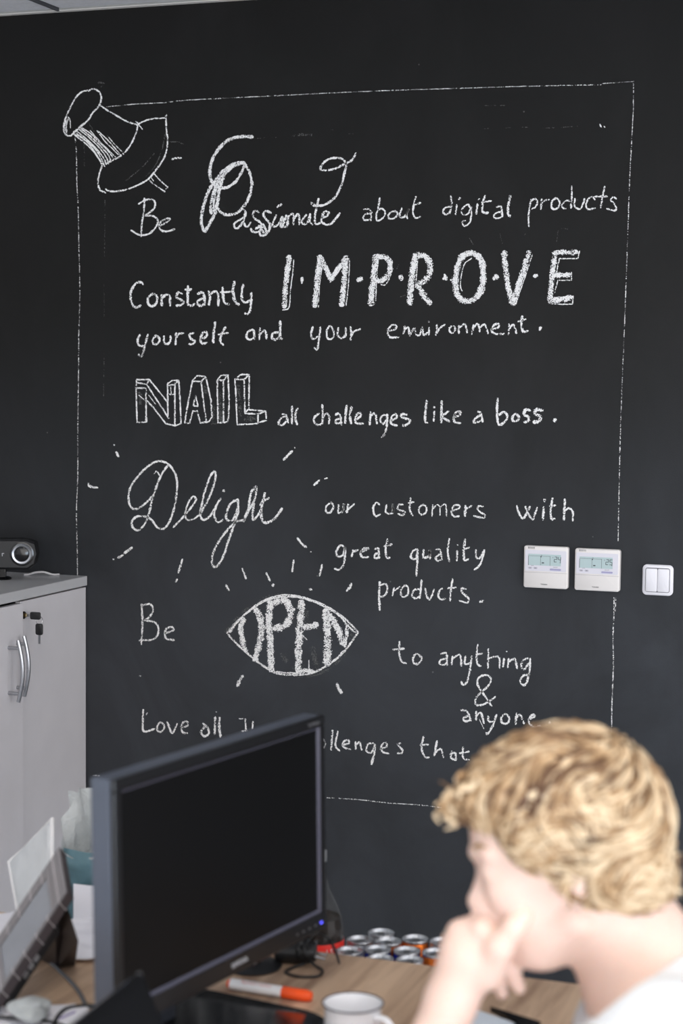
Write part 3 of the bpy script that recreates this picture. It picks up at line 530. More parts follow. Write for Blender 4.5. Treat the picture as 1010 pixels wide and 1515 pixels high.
rf = Matrix.Rotation(math.pi/2, 4, 'X'); lx = .058
obj('lens_ring', lathe([(.0195, 0), (.030, 0), (.030, .004), (.027, .007), (.022, .006), (.0195, .001)], 40, c=(lx, -.028, zc), mtx=rf), M_METAL, bar, smooth=True)
obj('lens_bezel', lathe([(.030, 0), (.034, 0), (.034, .003), (.030, .0035)], 40, c=(lx, -.0275, zc), mtx=rf), M_BLACKG, bar, smooth=True)
obj('lens_glass', lathe([(0, .002), (.013, .0012), (.021, -.0005), (.021, -.003)], 32, c=(lx, -.0285, zc), mtx=rf), M_BLACKG, bar, smooth=True)
text_mesh('maker_lettering', 'r', .020, mat('silver_print', (190, 190, 194), .4), bar, face_y(.004, -.0285, zc-.001), .0003)
obj('stand_column', bx((-.003, 0, (zc-hh)/2+.003), (.022, .02, max(.01, zc-hh)+.006), .002), M_BLACKG, bar)
obj('foot', lathe([(0, 0), (.026, 0), (.027, .004), (.02, .008), (0, .008)], 28, c=(-.003, 0, 0)), M_BLACKG, bar, smooth=True)
pts = [on(x, y, 1, WY-.03) for x, y in ((88, 856), (80, 850), (70, 845.5), (60, 845.5), (52, 850), (48, 856))]
pts = [(p[0], p[1]-.01*i, max(p[2], ZT+.0035)) for i, p in enumerate(pts)]
tag(obj('white_cable', tube(pts, .003, 8), mat('white_cable_pvc', (205, 203, 205), .45), smooth=True), 'loop of white cable lying behind the camera bar on the cabinet', 'cable')

# ------------------------------------------------------------------ desks, low table
ZD = .74
def desk(label, x0, x1, y0, y1):
    t = thing('office_desk', label, 'desk', ((x0+x1)/2, (y0+y1)/2, 0), group='oak desks pushed together'); w_, l_ = x1-x0, y1-y0
    obj('desktop', bx((0, 0, ZD-.0125), (w_, l_, .025), .0015, 1), M_WOOD, t)
    mm = mat('grey_steel_legs', (150, 150, 154), .4, metal=.6)
    for sx in (-1, 1):
        for sy in (-1, 1):
            obj('leg', bx((sx*(w_/2-.05), sy*(l_/2-.06), (ZD-.025)/2), (.045, .045, ZD-.025), .003, 1), mm, t)
    g = bmesh.new()
    for sy in (-1, 1): box(g, (0, sy*(l_/2-.06), ZD-.05), (w_-.145, .03, .05))
    for sx in (-1, 1): box(g, (sx*(w_/2-.05), 0, ZD-.05), (.03, l_-.165, .05))
    obj('frame_rail', g, mm, t); return t
YE = 2.922
desk('light oak desk with the mug, marker and charger on it', -1.2, -.46, 1.32, YE)
desk('light oak desk at the left carrying the tilted device and the papers', -2.005, -1.205, 1.32, YE)
ZL = .547
t = thing('low_table', 'low white table behind the desks carrying the cans and the cola bottle', 'table', (-1.52, 3.215, 0))
obj('tabletop', bx((0, 0, ZL-.01), (1.20, .41, .02), .002, 1), M_WHITE, t)
for sx in (-1, 1):
    for sy in (-1, 1): obj('leg', bx((sx*.56, sy*.17, (ZL-.02)/2), (.04, .04, ZL-.02)), M_WHITE, t)

# ------------------------------------------------------------------ monitor
TW, TH = .57, .352
tgt = np.array([(167, 1154), (477, 1058), (482, 1371), (171, 1531)], float)
def proj(P): q = np.array(P)-EYE; z = q@_F; return np.array([CX+FPX*(q@_R)/z, CY-FPX*(q@_U)/z])
def mframe(q):
    x, y, z, a, t_, ro = q
    d = np.array([math.cos(a), math.sin(a), 0]); n = np.array([math.sin(a), -math.cos(a), 0]); up = np.array([0, 0, 1])*math.cos(t_)-n*math.sin(t_)
    return d*math.cos(ro)+up*math.sin(ro), up*math.cos(ro)-d*math.sin(ro), np.array([x, y, z])
def mres(q):
    d, u, c = mframe(q); return (np.array([proj(c+d*sx*TW/2+u*sy*TH/2) for sx, sy in ((-1, 1), (1, 1), (1, -1), (-1, -1))])-tgt).ravel()
q = np.array([-1.05, 2.45, 1.0, 1.37, .01, 0.])
for _ in range(80):
    r_ = mres(q); J = np.array([(mres(q+1e-5*np.eye(6)[i])-r_)/1e-5 for i in range(6)]).T; q = q+.5*np.linalg.solve(J.T@J+1e-3*np.eye(6), -J.T@r_)
md, mu, mc = mframe(q); mn = np.cross(md, mu)      # local x = md, z = mu, front = -y  -> y = mu x md
my = np.cross(mu, md)
print('monitor', mc, np.degrees(q[3]), 'bottom', (mc-mu*TH/2)[2])
base_pt = mc+my*.10; rzm = q[3]
mon = thing('computer_monitor', 'large black monitor with a dark screen seen obliquely on the desk', 'monitor', (base_pt[0], base_pt[1], ZD), rzm)
def mon_local(p):  # world -> empty frame
    d = np.array(p)-np.array([base_pt[0], base_pt[1], ZD]); c_, s_ = math.cos(rzm), math.sin(rzm); return np.array([d[0]*c_+d[1]*s_, -d[0]*s_+d[1]*c_, d[2]])
cl = mon_local(mc); tilt = Matrix.Rotation(-q[4], 3, 'X') @ Matrix.Rotation(0, 3, 'Z'); roll_ = Matrix.Rotation(-q[5], 3, 'Y')
MR = (roll_ @ tilt).to_4x4(); MT = Matrix.Translation(cl) @ MR
def mpart(name, bm, mt, parent=None, **k):
    for v in bm.verts: v.co = MT @ v.co
    return obj(name, bm, mt, parent or mon, **k)
BZ = .017; BB = .030
M_BEZ = mat('satin_black_bezel', (22, 22, 24), .3, var=.03)
M_SIDE = mat('black_case_with_sheen', (78, 84, 96), .33, var=.04)  # black casing lightened: the bright side reflection is put into its colour
mpart('casing', bx((0, .021, 0), (TW, .034, TH), .003, 2), M_SIDE)
mpart('casing_back', bx((0, .046, 0), (TW*.72, .022, TH*.7), .01, 2), M_BLACKP)
g = bmesh.new()
box(g, (0, .001, TH/2-BZ/2), (TW, .008, BZ), .0015, 1); box(g, (0, .001, -TH/2+BB/2), (TW, .008, BB), .0015, 1)
for s in (-1, 1): box(g, (s*(TW/2-BZ/2), .001, (BB-BZ)/2), (BZ, .008, TH-BB-BZ), .0015, 1)
bez = mpart('bezel', g, M_BEZ)
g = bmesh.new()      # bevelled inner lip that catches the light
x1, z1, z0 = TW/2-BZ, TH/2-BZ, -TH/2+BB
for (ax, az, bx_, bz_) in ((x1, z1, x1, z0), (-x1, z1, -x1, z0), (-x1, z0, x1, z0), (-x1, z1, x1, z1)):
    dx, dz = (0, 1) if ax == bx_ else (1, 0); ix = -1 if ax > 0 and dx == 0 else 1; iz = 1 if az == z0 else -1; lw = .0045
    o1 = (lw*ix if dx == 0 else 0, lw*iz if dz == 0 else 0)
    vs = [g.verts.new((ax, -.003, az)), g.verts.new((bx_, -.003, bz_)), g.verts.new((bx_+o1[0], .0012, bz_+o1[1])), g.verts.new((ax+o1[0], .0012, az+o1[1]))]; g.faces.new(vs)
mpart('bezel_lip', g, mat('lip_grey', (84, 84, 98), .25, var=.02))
mpart('screen', bx((0, .003, (BB-BZ)/2), (TW-2*BZ, .003, TH-BB-BZ)), M_SCREEN)
for k in range(5):
    mpart('menu_button', bx((TW/2-.018-.019*k, -.0035, -TH/2+.013), (.006, .0012, .003)), M_METAL if k else mat('blue_power_light', (90, 90, 255), .4, emis=1.2))
text_mesh('maker_lettering', 'SAMSUNG', .0098, mat('silver_print', (190, 190, 194), .4), mon, MT @ face_y(.022, -.0034, -TH/2+.015), .0003)
text_mesh('model_lettering', 'SyncMaster', .008, mat('faint_print', (110, 110, 114), .4), mon, MT @ face_y(TW/2-.035, -.0034, TH/2-.009), .0002)
zb = cl[2]
obj('neck', bx((0, .035, (zb)/2), (.07, .035, zb), .006), mat('dark_grey_stand', (60, 64, 72), .35), mon)
obj('hinge_block', bx((0, cl[1]+.092, zb), (.07, .10, .07), .006), M_BLACKP, mon)
# base: rounded plate reaching out below the screen
bc = mon_local((-1.03, 2.40, ZD)); fl_ = mon_local((-.922, 2.5, ZD))[1]; bm = plate((bc[0], (fl_+.13)/2, .0055), (.44, .13-fl_, .009), .10, axis=2, seg=10, bev=.003)
obj('base', bm, M_BLACKG, mon, smooth=True)

# small round black puck behind the monitor edge
p = on(372, 1430, 2, ZD)
t = thing('desk_puck', 'low round black disc on the oak desk just beyond the monitor edge', 'disc', tuple(p))
obj('disc', lathe([(0, 0), (.050, 0), (.052, .003), (.046, .006), (.02, .008), (0, .008)], 40), M_BLACKP, t, smooth=True)
obj('hub', lathe([(0, .006), (.020, .006), (.018, .016), (.012, .019), (0, .019)], 28, c=(-.004, 0, 0)), M_BLACKG, t, smooth=True)

# marker pen
a, b_ = on(337, 1455, 2, ZD+.0095), on(462, 1475, 2, ZD+.0095)
L = float(np.linalg.norm(b_-a)); rz = math.atan2(b_[1]-a[1], b_[0]-a[0])
t = thing('marker_pen', 'white marker pen with orange cap and end lying on the desk', 'marker', (a[0], a[1], ZD), rz)
RX = Matrix.Translation((0, 0, .0098)) @ Matrix.Rotation(math.pi/2, 4, 'Y')
M_OR = mat('orange_plastic', (248, 88, 34), .3, var=.03)
obj('barrel', lathe([(0, .006), (.0088, .006), (.0092, .02), (.0092, L*.66), (0, L*.66)], 24, mtx=RX), mat('marker_white', (240, 238, 238), .3, var=.01), t, smooth=True)
obj('cap', lathe([(0, L*.655), (.0096, L*.655), (.0098, L*.68), (.0095, L*.93), (.0075, L*.985), (0, L)], 24, mtx=RX), M_OR, t, smooth=True)
obj('end_plug', lathe([(0, -.001), (.0055, 0), (.0080, .004), (.0086, .0075), (0, .0075)], 24, mtx=RX), M_OR, t, smooth=True)
text_mesh('print', 'flipchart marker', .0085, mat('pink_print', (226, 168, 160), .5), t, Matrix.Translation((L*.36, -.0052, .0181)) @ Matrix.Rotation(math.radians(35), 4, 'X'), .0001)

# charger with wound cable
p = on(428, 1424, 2, ZD); M_RUB = mat('black_rubber_cable', (18, 18, 19), .42)
t = thing('power_charger', 'black plug-in charger with its cable wound round it', 'charger', tuple(p), math.radians(12))
RX = Matrix.Translation((0, 0, .021)) @ Matrix.Rotation(math.pi/2, 4, 'Y')
obj('housing', lathe([(0, -.024), (.017, -.024), (.0205, -.020), (.0205, .018), (.019, .030), (.016, .046), (0, .048)], 28, mtx=RX), M_BLACKP, t, smooth=True)
for s in (-1, 1):
    bm = tube([(.045, s*.0095-.002, .017), (.064, s*.0095-.006, .014)], .0022, 10, smooth=False); obj('prong', bm, M_CHROME, t, smooth=True)
hel = []
for k in range(90):
    a_ = k/90*2*math.pi*4.5; hel.append((.016+.020*k/90+.003*math.sin(k*1.7), .0245*math.cos(a_)*(1+.04*math.sin(k)), .026+.0225*math.sin(a_)))
obj('wound_cable', tube(hel, .0024, 6, .004), M_RUB, t, smooth=True)
lp = [(.030, -.020, .006), (.010, -.040, .0035), (.004, -.062, .003), (.030, -.078, .003), (.060, -.070, .003), (.064, -.045, .004), (.048, -.026, .006), (.036, -.016, .012)]
obj('cable_loop', tube(lp, .0024, 8, .004), M_RUB, t, smooth=True)
lp = [(.038, .006, .046), (.052, .010, .050), (.070, .004, .040), (.082, -.006, .022), (.088, -.010, .006)]
obj('cable_tail', tube(lp, [.003, .0026, .0026, .0026, .002], 8, .004), M_RUB, t, smooth=True)

# enamel mug
d = ray(522, 1484); p = EYE+d*((.82-EYE[2])/d[2])
t = thing('enamel_mug', 'white enamel mug with a dark rim on the oak desk', 'mug', (p[0], p[1], ZD), math.radians(-18))
M_EN = mat('white_enamel', (240, 240, 244), .12, var=.01)
obj('cup', lathe([(0, .0), (.039, .0), (.042, .003), (.0425, .074), (.044, .080), (.0455, .081), (.0440, .0795), (.0412, .075), (.0408, .006), (0, .004)], 48), M_EN, t, smooth=True)
obj('rim', torus((0, 0, .0805), .0450, .0013, seg=48), mat('navy_black_rim', (44, 48, 66), .3), t, smooth=True)
obj('handle', tube([(.041, 0, .066), (.058, 0, .068), (.070, 0, .060), (.073, 0, .044), (.066, 0, .028), (.052, 0, .018), (.041, 0, .016)], [.0055]*7, 10, .004), M_EN, t, smooth=True)

# cans on the low table
M_ALU = mat('can_lid_aluminium', (200, 202, 206), .3, metal=.85, var=.04)
CAN_H = .135; rims = [(564.8, 1380.4), (532, 1390.4), (572.6, 1394), (611.4, 1389), (651.3, 1391.6), (537.5, 1404.2), (591, 1406), (632.3, 1407.7), (560.3, 1415.6), (605, 1418.5), (517, 1411.5), (512, 1399.5)]
cols = [('silver', (190, 192, 198)), ('silver', (190, 192, 198)), ('orange', (214, 110, 36)), ('orange', (214, 110, 36)), ('silver', (190, 192, 198)), ('blue', (40, 48, 150)), ('blue', (40, 48, 150)), ('orange', (214, 110, 36)), ('silver', (190, 192, 198)), ('silver', (190, 192, 198)), ('silver', (190, 192, 198)), ('silver', (190, 192, 198))]
ptsc = []
for (x, y) in rims:
    dd = ray(x, y); p = EYE+dd*((ZL+CAN_H+.0-EYE[2])/dd[2]); ptsc.append(p[:2].copy())
P2 = np.array(ptsc); BOT = at_depth(469.5, 1412, 3.43)[:2]
for _ in range(300):
    for i in range(len(P2)):
        v = P2[i]-BOT; l = np.linalg.norm(v)
        if l < .079: P2[i] += v/l*(.079-l)
        for j in range(i):
            v = P2[i]-P2[j]; l = np.linalg.norm(v)
            if l < .0538: P2[i] += v/l*(.0538-l)/2; P2[j] -= v/l*(.0538-l)/2
rb = lathe([(0, .0), (.019, .0), (.0225, .003), (.0262, .011), (.0265, .016), (.0265, .120), (.0252, .126), (.0240, .1298)], 28)
rb_me = None; lidm = tabm = None
lab = {0: 'silver drink can at the very back of the can cluster', 1: 'silver drink can at the left of the second row', 2: 'orange-banded can in the middle just in front of the rearmost can', 3: 'orange-banded can standing clear at the back right of the cluster', 4: 'silver can farthest right, half hidden by the raised fist', 5: 'blue can at the left front beside the cola bottle', 6: 'blue can in the middle of the third row', 7: 'orange can beside the raised fist', 8: 'silver can in the front row, left one', 9: 'silver can in the front row, right one nearest the fist', 10: 'silver can squeezed in front beside the cola bottle', 11: 'silver can partly hidden behind the cola bottle'}
rb_me = bpy.data.meshes.new('can_body'); bmesh.ops.recalc_face_normals(rb, faces=rb.faces[:]); rb.to_mesh(rb_me); rb.free()
lid = lathe([(.0240, .1290), (.0252, .1310), (.0256, .1335), (.0250, .1350), (.0240, .1348), (.0228, .1325), (.0215, .1290), (.0200, .1288), (.0195, .1300), (0, .1302)], 32); lid_me = bpy.data.meshes.new('lid'); bmesh.ops.recalc_face_normals(lid, faces=lid.faces[:]); lid.to_mesh(lid_me); lid.free()
for me_ in (rb_me, lid_me): me_.polygons.foreach_set('use_smooth', [True]*len(me_.polygons)); me_.set_sharp_from_angle(angle=math.radians(35))
lid_me.materials.append(M_ALU)
g = plate((0, 0, .1315), (.012, .022, .001), .005, axis=2, seg=4); box(g, (0, .002, .1312), (.005, .005, .0018)); tab_me = bpy.data.meshes.new('pull_tab'); g.to_mesh(tab_me); g.free(); tab_me.materials.append(M_METAL)
g = plate((0, -.010, .1303), (.014, .012, .0004), .0055, axis=2, seg=5); mouth_me = bpy.data.meshes.new('mouth'); g.to_mesh(mouth_me); g.free(); mouth_me.materials.append(M_INK)
band = {}; print('cans', P2.round(3).tolist())
for i, (x, y) in enumerate(P2):
    nm, c = cols[i]; mt = mat('can_paint_'+nm, c, .3, metal=.6, var=.05)
    if nm not in band:
        me_ = rb_me.copy(); me_.materials.append(mt); band[nm] = me_
    t = thing('drink_can', lab[i], 'can', (float(x), float(y), ZL), random.Random(i).uniform(-.6, .6), 'drink cans clustered on the low white table')
    link('can_body', band[nm], t); link('lid', lid_me, t); link('pull_tab', tab_me, t); link('drinking_hole', mouth_me, t)

# cola bottle
p = at_depth(469.5, 1412, 3.43); bxy = (float(p[0]), float(p[1]))
t = thing('cola_bottle', 'large plastic cola bottle with a red label standing left of the cans', 'bottle', bxy+(ZL,))
def zat(y): return on(471, y, 1, bxy[1])[2]-ZL
zl1 = zat(1387); zs = zat(1355); zq = zat(1335); zn = zat(1316); zt_ = zat(1300); zc1 = zat(1262)
prof = [(0, .004), (.030, 0), (.040, .004), (.046, .03), (.048, .06), (.0495, zl1), (.0485, zat(1375)), (.0440, zs), (.0335, zq), (.0215, zn), (.0155, zt_), (.0140, zt_+.01), (.0140, zc1)]
inn = [(0, .008)]+[(max(0, r-.0012), z) for r, z in prof[3:-2]]
mt_pet, nt_, b2 = nodes('clear_pet'); lw_ = N(nt_, 'ShaderNodeLayerWeight', i_Blend=.35); mr_ = N(nt_, 'ShaderNodeMapRange', i_From_Min=.55, i_To_Min=.03, i_To_Max=.6); lnk(nt_, lw_.outputs['Facing'], mr_.inputs[0]); lnk(nt_, mr_.outputs[0], b2.inputs['Alpha']); b2.inputs['Roughness'].default_value = .06; b2.inputs['Base Color'].default_value = (.62, .60, .54, 1)
n_ = N(nt_, 'ShaderNodeTexNoise', i_Scale=30.0); bp_ = N(nt_, 'ShaderNodeBump', i_Strength=.15, i_Distance=.002); lnk(nt_, n_.outputs[0], bp_.inputs['Height']); lnk(nt_, bp_.outputs[0], b2.inputs['Normal'])
obj('bottle_body', lathe(prof, 40), mt_pet, t, smooth=True)
zlq = zat(1358)
liq = [(0, .009), (.036, .009), (.0445, .03), (.0465, .06), (.048, zl1), (.047, zat(1375)), (.0425, zs), (.0420, zlq), (0, zlq)]
obj('cola', lathe(liq, 36), mat('dark_cola', (22, 10, 8), .08, var=.02), t, smooth=True)
obj('label_band', lathe([(.0500, zl1-.115), (.0502, zl1-.113), (.0502, zl1-.001), (.0498, zl1)], 40), mat('red_label', (226, 44, 34), .35, var=.03), t, smooth=True)
obj('screw_cap', lathe([(.0150, zc1-.016), (.0155, zc1-.014), (.0155, zc1+.004), (.0145, zc1+.006), (0, zc1+.006)], 28), mat('silver_cap', (196, 198, 200), .35, metal=.3), t, smooth=True)
for k, (s_, sz) in enumerate((('1,5 L', .012), ('REFRESHING', .005), ('SERVE COLD', .005), ('SOFT DRINK', .005))):
    ang = math.radians(-38); Mx = Matrix.Rotation(ang+math.radians(20)+math.radians(38), 4, 'Z') @ Matrix.Translation((.016, 0, 0))
    pass
tm = text_mesh('label_lettering', '1,5 L', .014, mat('white_print', (240, 232, 228), .5), t, Matrix.Rotation(math.radians(52), 4, 'Z') @ face_y(0, -.0508, zl1-.014), .0002)
for v in tm.data.vertices:   # wrap the print round the bottle
    pass

# teal insulated bag with a plastic liner on the low table
pb = on(118, 1358, 1, 3.25)
S3 = lambda x, y, yy: on(x, y, 1, yy)
f0 = S3(93, 1355, 3.12); f1 = S3(240, 1360, 3.12); top = S3(100, 1257, 3.12)[2]
bagx0, bagx1 = float(f0[0])-.03, float(f0[0])+.235
t = thing('lined_bag', 'teal crumpled bag with a pale plastic liner folded over its rim', 'bag', ((bagx0+bagx1)/2, 3.25, ZL))
hb = top-ZL; hx = (bagx1-bagx0)/2; hy = .13
from mathutils import noise as mnoise
def ringpts(n, hx, hy, r=.05):
    out = []
    for i in range(n):
        a = 2*math.pi*i/n; c_, s_ = math.cos(a), math.sin(a); k = (abs(c_)**5+abs(s_)**5)**(-1/5); out.append((hx*c_*k, hy*s_*k))
    return out
bm = bmesh.new(); n = 72; rows = 26; rp = ringpts(n, hx, hy); prev = None
for j in range(rows+1):
    z = hb*j/rows; ring = []
    for i, (x, y) in enumerate(rp):
        nz = mnoise.noise(Vector((x*9, y*9, z*26)))*.012*(.4+.6*j/rows)+mnoise.noise(Vector((x*25, y*25, z*50+5)))*.006
        k = 1+nz/.11; ring.append(bm.verts.new((x*k, y*k, z)))
    if prev:
        for i in range(n): bm.faces.new((prev[i], prev[(i+1) % n], ring[(i+1) % n], ring[i]))
    else: bm.faces.new(ring)
    prev = ring
obj('bag_body', bm, mat('teal_woven_bag', (92, 124, 134), .42, var=.18, scale=22, bump=.5, bscale=90), t, smooth=True)
def liner(z_of, out_of, mtl, name, zlow=-.10):
    bm = bmesh.new(); prev = None; rows = 16
    for j in range(rows+1):
        f = j/rows; ring = []
        for i, (x, y) in enumerate(rp):
            zt = z_of(x, y); z = hb+zlow+(zt-zlow)*f
            wv = mnoise.noise(Vector((x*22, y*22, 3)))*.030*f+mnoise.noise(Vector((x*60, y*60, z*18)))*.010*f
            k = .90+(.05+out_of(x, y))*f*f+wv/.11; ring.append(bm.verts.new((x*k, y*k, z+mnoise.noise(Vector((x*40, y*40, 9)))*.014*f)))
        if prev:
            for i in range(n): bm.faces.new((prev[i], prev[(i+1) % n], ring[(i+1) % n], ring[i]))
        prev = ring
    return obj(name, bm, mtl, t, smooth=True)
mt_pl, nt_, b3 = nodes('translucent_liner_film'); b3.inputs['Base Color'].default_value = lin((216, 220, 220)); b3.inputs['Roughness'].default_value = .3; b3.inputs['Alpha'].default_value = .9; b3.inputs['Subsurface Weight'].default_value = 0
n_ = N(nt_, 'ShaderNodeTexNoise', i_Scale=38.0, i_Detail=5.0); bp_ = N(nt_, 'ShaderNodeBump', i_Strength=.7, i_Distance=.006); lnk(nt_, n_.outputs[0], bp_.inputs['Height']); lnk(nt_, bp_.outputs[0], b3.inputs['Normal'])
topb = .085
liner(lambda x, y: -.012+(topb+.012)*min(1, max(0, (y+hy)/(hy*.5)))**.6+.010*math.sin(x*34+y*40), lambda x, y: .09 if y > 0 else .05, mt_pl, 'plastic_liner')
cr = bmesh.new(); bmesh.ops.create_icosphere(cr, subdivisions=3, radius=.028)
for v in cr.verts: v.co = v.co*(1+.35*mnoise.noise(v.co*60)); v.co += Vector((-.055, hy*.62, hb+.075))
obj('liner_knot', cr, mt_pl, t, smooth=True)
la, lb = S3(117, 1305, 3.12), S3(152, 1362, 3.12)
obj('paper_label', bx(((la[0]+lb[0])/2-t.location.x+.01, -hy-.014, (la[2]+lb[2])/2-ZL), (lb[0]-la[0]+.03, .001, la[2]-lb[2]), 0), mat('white_paper', (236, 234, 240), .7, var=.01, bump=.1), t)

# padded white envelope leaning against the cabinet side of the bag
cor = [on(27, 1348, 1, 3.06), on(78, 1345, 1, 3.06), on(77, 1212, 1, 3.16), on(14, 1276, 1, 3.16)]
cor = [np.array(c) for c in cor]
bm = bmesh.new(); G = 14; grid = []
nrm = np.cross(cor[1]-cor[0], cor[3]-cor[0]); nrm /= np.linalg.norm(nrm)
for s in (-1, 1):
    gr = []
    for j in range(G+1):
        row = []
        for i in range(G+1):
            u, v = i/G, j/G; P = cor[0]*(1-u)*(1-v)+cor[1]*u*(1-v)+cor[2]*u*v+cor[3]*(1-u)*v
            e = min(u, 1-u, v, 1-v); th = .002 if e < .04 else .007+.004*mnoise.noise(Vector((u*7, v*5, 1)))*1.0
            row.append(bm.verts.new(P+nrm*s*th))
        gr.append(row)
    grid.append(gr)
for gr in grid:
    for j in range(G):
        for i in range(G): bm.faces.new((gr[j][i], gr[j][i+1], gr[j+1][i+1], gr[j+1][i]))
A_, B_ = grid
edge = [(0, i) for i in range(G)]+[(j, G) for j in range(G)]+[(G, G-i) for i in range(G)]+[(G-j, 0) for j in range(G)]
for k in range(len(edge)):
    a, b = edge[k], edge[(k+1) % len(edge)]; bm.faces.new((A_[a[0]][a[1]], A_[b[0]][b[1]], B_[b[0]][b[1]], B_[a[0]][a[1]]))
lowz = min(v.co.z for v in bm.verts)
env = thing('padded_envelope', 'white padded envelope standing tilted left of the teal bag', 'envelope', (float(cor[0][0]), float(cor[0][1]), ZL))
for v in bm.verts: v.co -= Vector(env.location)
obj('sleeve', bm, mat('white_foil_sleeve', (206, 208, 210), .45, var=.05, bump=.4, bscale=60), env, smooth=True)
p_ = [Vector(c)-Vector(env.location) for c in (cor[0], cor[3], cor[2], cor[1])]
obj('taped_edge', tube([tuple(v) for v in p_], .005, 6, smooth=False), mat('white_tape', (238, 236, 236), .4), env)
# a carton under it lifts it to view height
zlow = float(cor[0][2])-ZL
ct = thing('small_carton', 'plain white carton under the padded envelope', 'box', (float(cor[0][0])+.03, 3.06, ZL))
obj('carton_body', bx((0, 0, (zlow-.012)/2), (.06, .09, max(.02, zlow-.012)), .002, 1), M_WHITE, ct)

# tilted ribbed device on the left desk
def D(x, y, d): return at_depth(x, y, d)
# front face corners: top far, top near, bottom near, bottom far (bottom lies outside the frame)
A0, B0 = D(88, 1253, 3.02), D(99, 1319, 2.93)
dirn = D(0, 1468, 2.83)-B0
s_end = (ZD+.024-B0[2])/dirn[2]; B1 = B0+dirn*s_end; A1 = A0+(B1-B0)
ux = (B0-A0); wl = np.linalg.norm(ux); ux = ux/wl; uz = (A0-A1); hl = np.linalg.norm(uz); uz = uz/hl
uy = np.cross(uz, ux); uy /= np.linalg.norm(uy); 
toCam = EYE-(A0+B1)/2
if uy@toCam > 0: front = uy
else: front = -uy
dev = thing('tilted_device', 'grey ribbed tablet-like device leaning back on a black stand at the left', 'device', (float((A1+B1)[0]/2), float((A1+B1)[1]/2), ZD))
org = np.array(dev.location)
print('device size', wl, hl, A1, B1)
def slab(u0, u1, v0, v1, d0, d1):
    """box in the device frame: u along width (A->B), v from bottom to top, d depth behind the front face"""
    bm = bmesh.new(); vs = []
    for d_ in (d0, d1):
        for (u, v) in ((u0, v0), (u1, v0), (u1, v1), (u0, v1)):
            vs.append(bm.verts.new(A1+ux*wl*u+uz*hl*v-front*d_-org))
    for f in ((0, 1, 2, 3), (7, 6, 5, 4), (0, 4, 5, 1), (1, 5, 6, 2), (2, 6, 7, 3), (3, 7, 4, 0)): bm.faces.new([vs[i] for i in f])
    return bm
M_DG = mat('warm_grey_casing', (128, 124, 126), .45, var=.04); M_DD = mat('dark_brown_grey_edge', (78, 70, 72), .4)
obj('casing', slab(0, 1, 0, 1, .002, .020), M_DD, dev)
# face built of ribs around the display
nr = 20
for k in range(nr):
    v0, v1 = k/nr+.0025, (k+1)/nr-.0025
    mid = .18 < (k+.5)/nr < .80
    if mid:
        obj('rib', slab(0, .20, v0, v1, -.001, .003), M_DG, dev); obj('rib', slab(.93, 1, v0, v1, -.001, .003), M_DG, dev)
    else: obj('rib', slab(0, 1, v0, v1, -.001, .003), M_DG, dev)
for k in range(0, nr+1, 3):
    for u0, u1 in (((-.004, .20), (.93, 1.004)) if .18 < k/nr < .80 else ((-.004, 1.004),)): obj('pale_band', slab(u0, u1, k/nr-.002, k/nr+.002, -.0016, .021), mat('pale_joint', (216, 208, 208), .5), dev)
obj('display', slab(.22, .91, .185, .795, .001, .004), mat('grey_display_glass', (136, 138, 144), .25), dev)
obj('back_housing', slab(.12, .85, .05, .72, .020, .045), M_BLACKP, dev)
for k in range(3): obj('port', slab(.851, .87, .30+.07*k, .35+.07*k, .026, .038), M_METAL, dev)
# wedge stand behind
ps = [D(84, 1342, 3.0), D(103, 1330, 3.0), on(116, 1392, 2, ZD+.045), on(111, 1428, 2, ZD), on(88, 1434, 2, ZD)]
bm = bmesh.new(); F0 = []; F1 = []
for p_ in (D(80, 1350, 2.98), D(98, 1336, 2.98), D(116, 1392, 2.98), on(111, 1428, 2, ZD), on(84, 1432, 2, ZD)):
    F0.append(bm.verts.new(p_-org)); F1.append(bm.verts.new(p_+np.array([-.06, .035, 0])-org))
bm.faces.new(F0); bm.faces.new(F1[::-1])
for i in range(5): bm.faces.new((F0[i], F0[(i+1) % 5], F1[(i+1) % 5], F1[i]))
obj('stand', bm, mat('black_stand', (34, 28, 28), .4), dev)
# cables
pc_ = [on(x, y, 2, ZD+.004) for x, y in ((76, 1425), (92, 1440), (108, 1456), (120, 1473), (127, 1490), (126, 1500))]
tag(obj('grey_cable', tube([tuple(p) for p in pc_], .0032, 8), mat('grey_cable_pvc', (84, 86, 92), .4), smooth=True), 'grey cable running across the desk from the tilted device', 'cable')
pc_ = [on(x, y, 2, ZD+.012) for x, y in ((140, 1488), (118, 1489), (98, 1493), (84, 1506), (80, 1525), (95, 1545))]
tag(obj('looped_cable', tube([tuple(p) for p in pc_], .0036, 8), M_RUB, smooth=True), 'dark looped cable lying on papers at the lower left', 'cable')
pc_ = [on(x, y, 2, ZD+.012) for x, y in ((-20, 1503), (20, 1506), (60, 1509), (90, 1516), (120, 1530))]
tag(obj('thin_cable', tube([tuple(p) for p in pc_], .0028, 8), M_RUB, smooth=True), 'thin dark cable crossing the papers at the bottom left corner', 'cable')
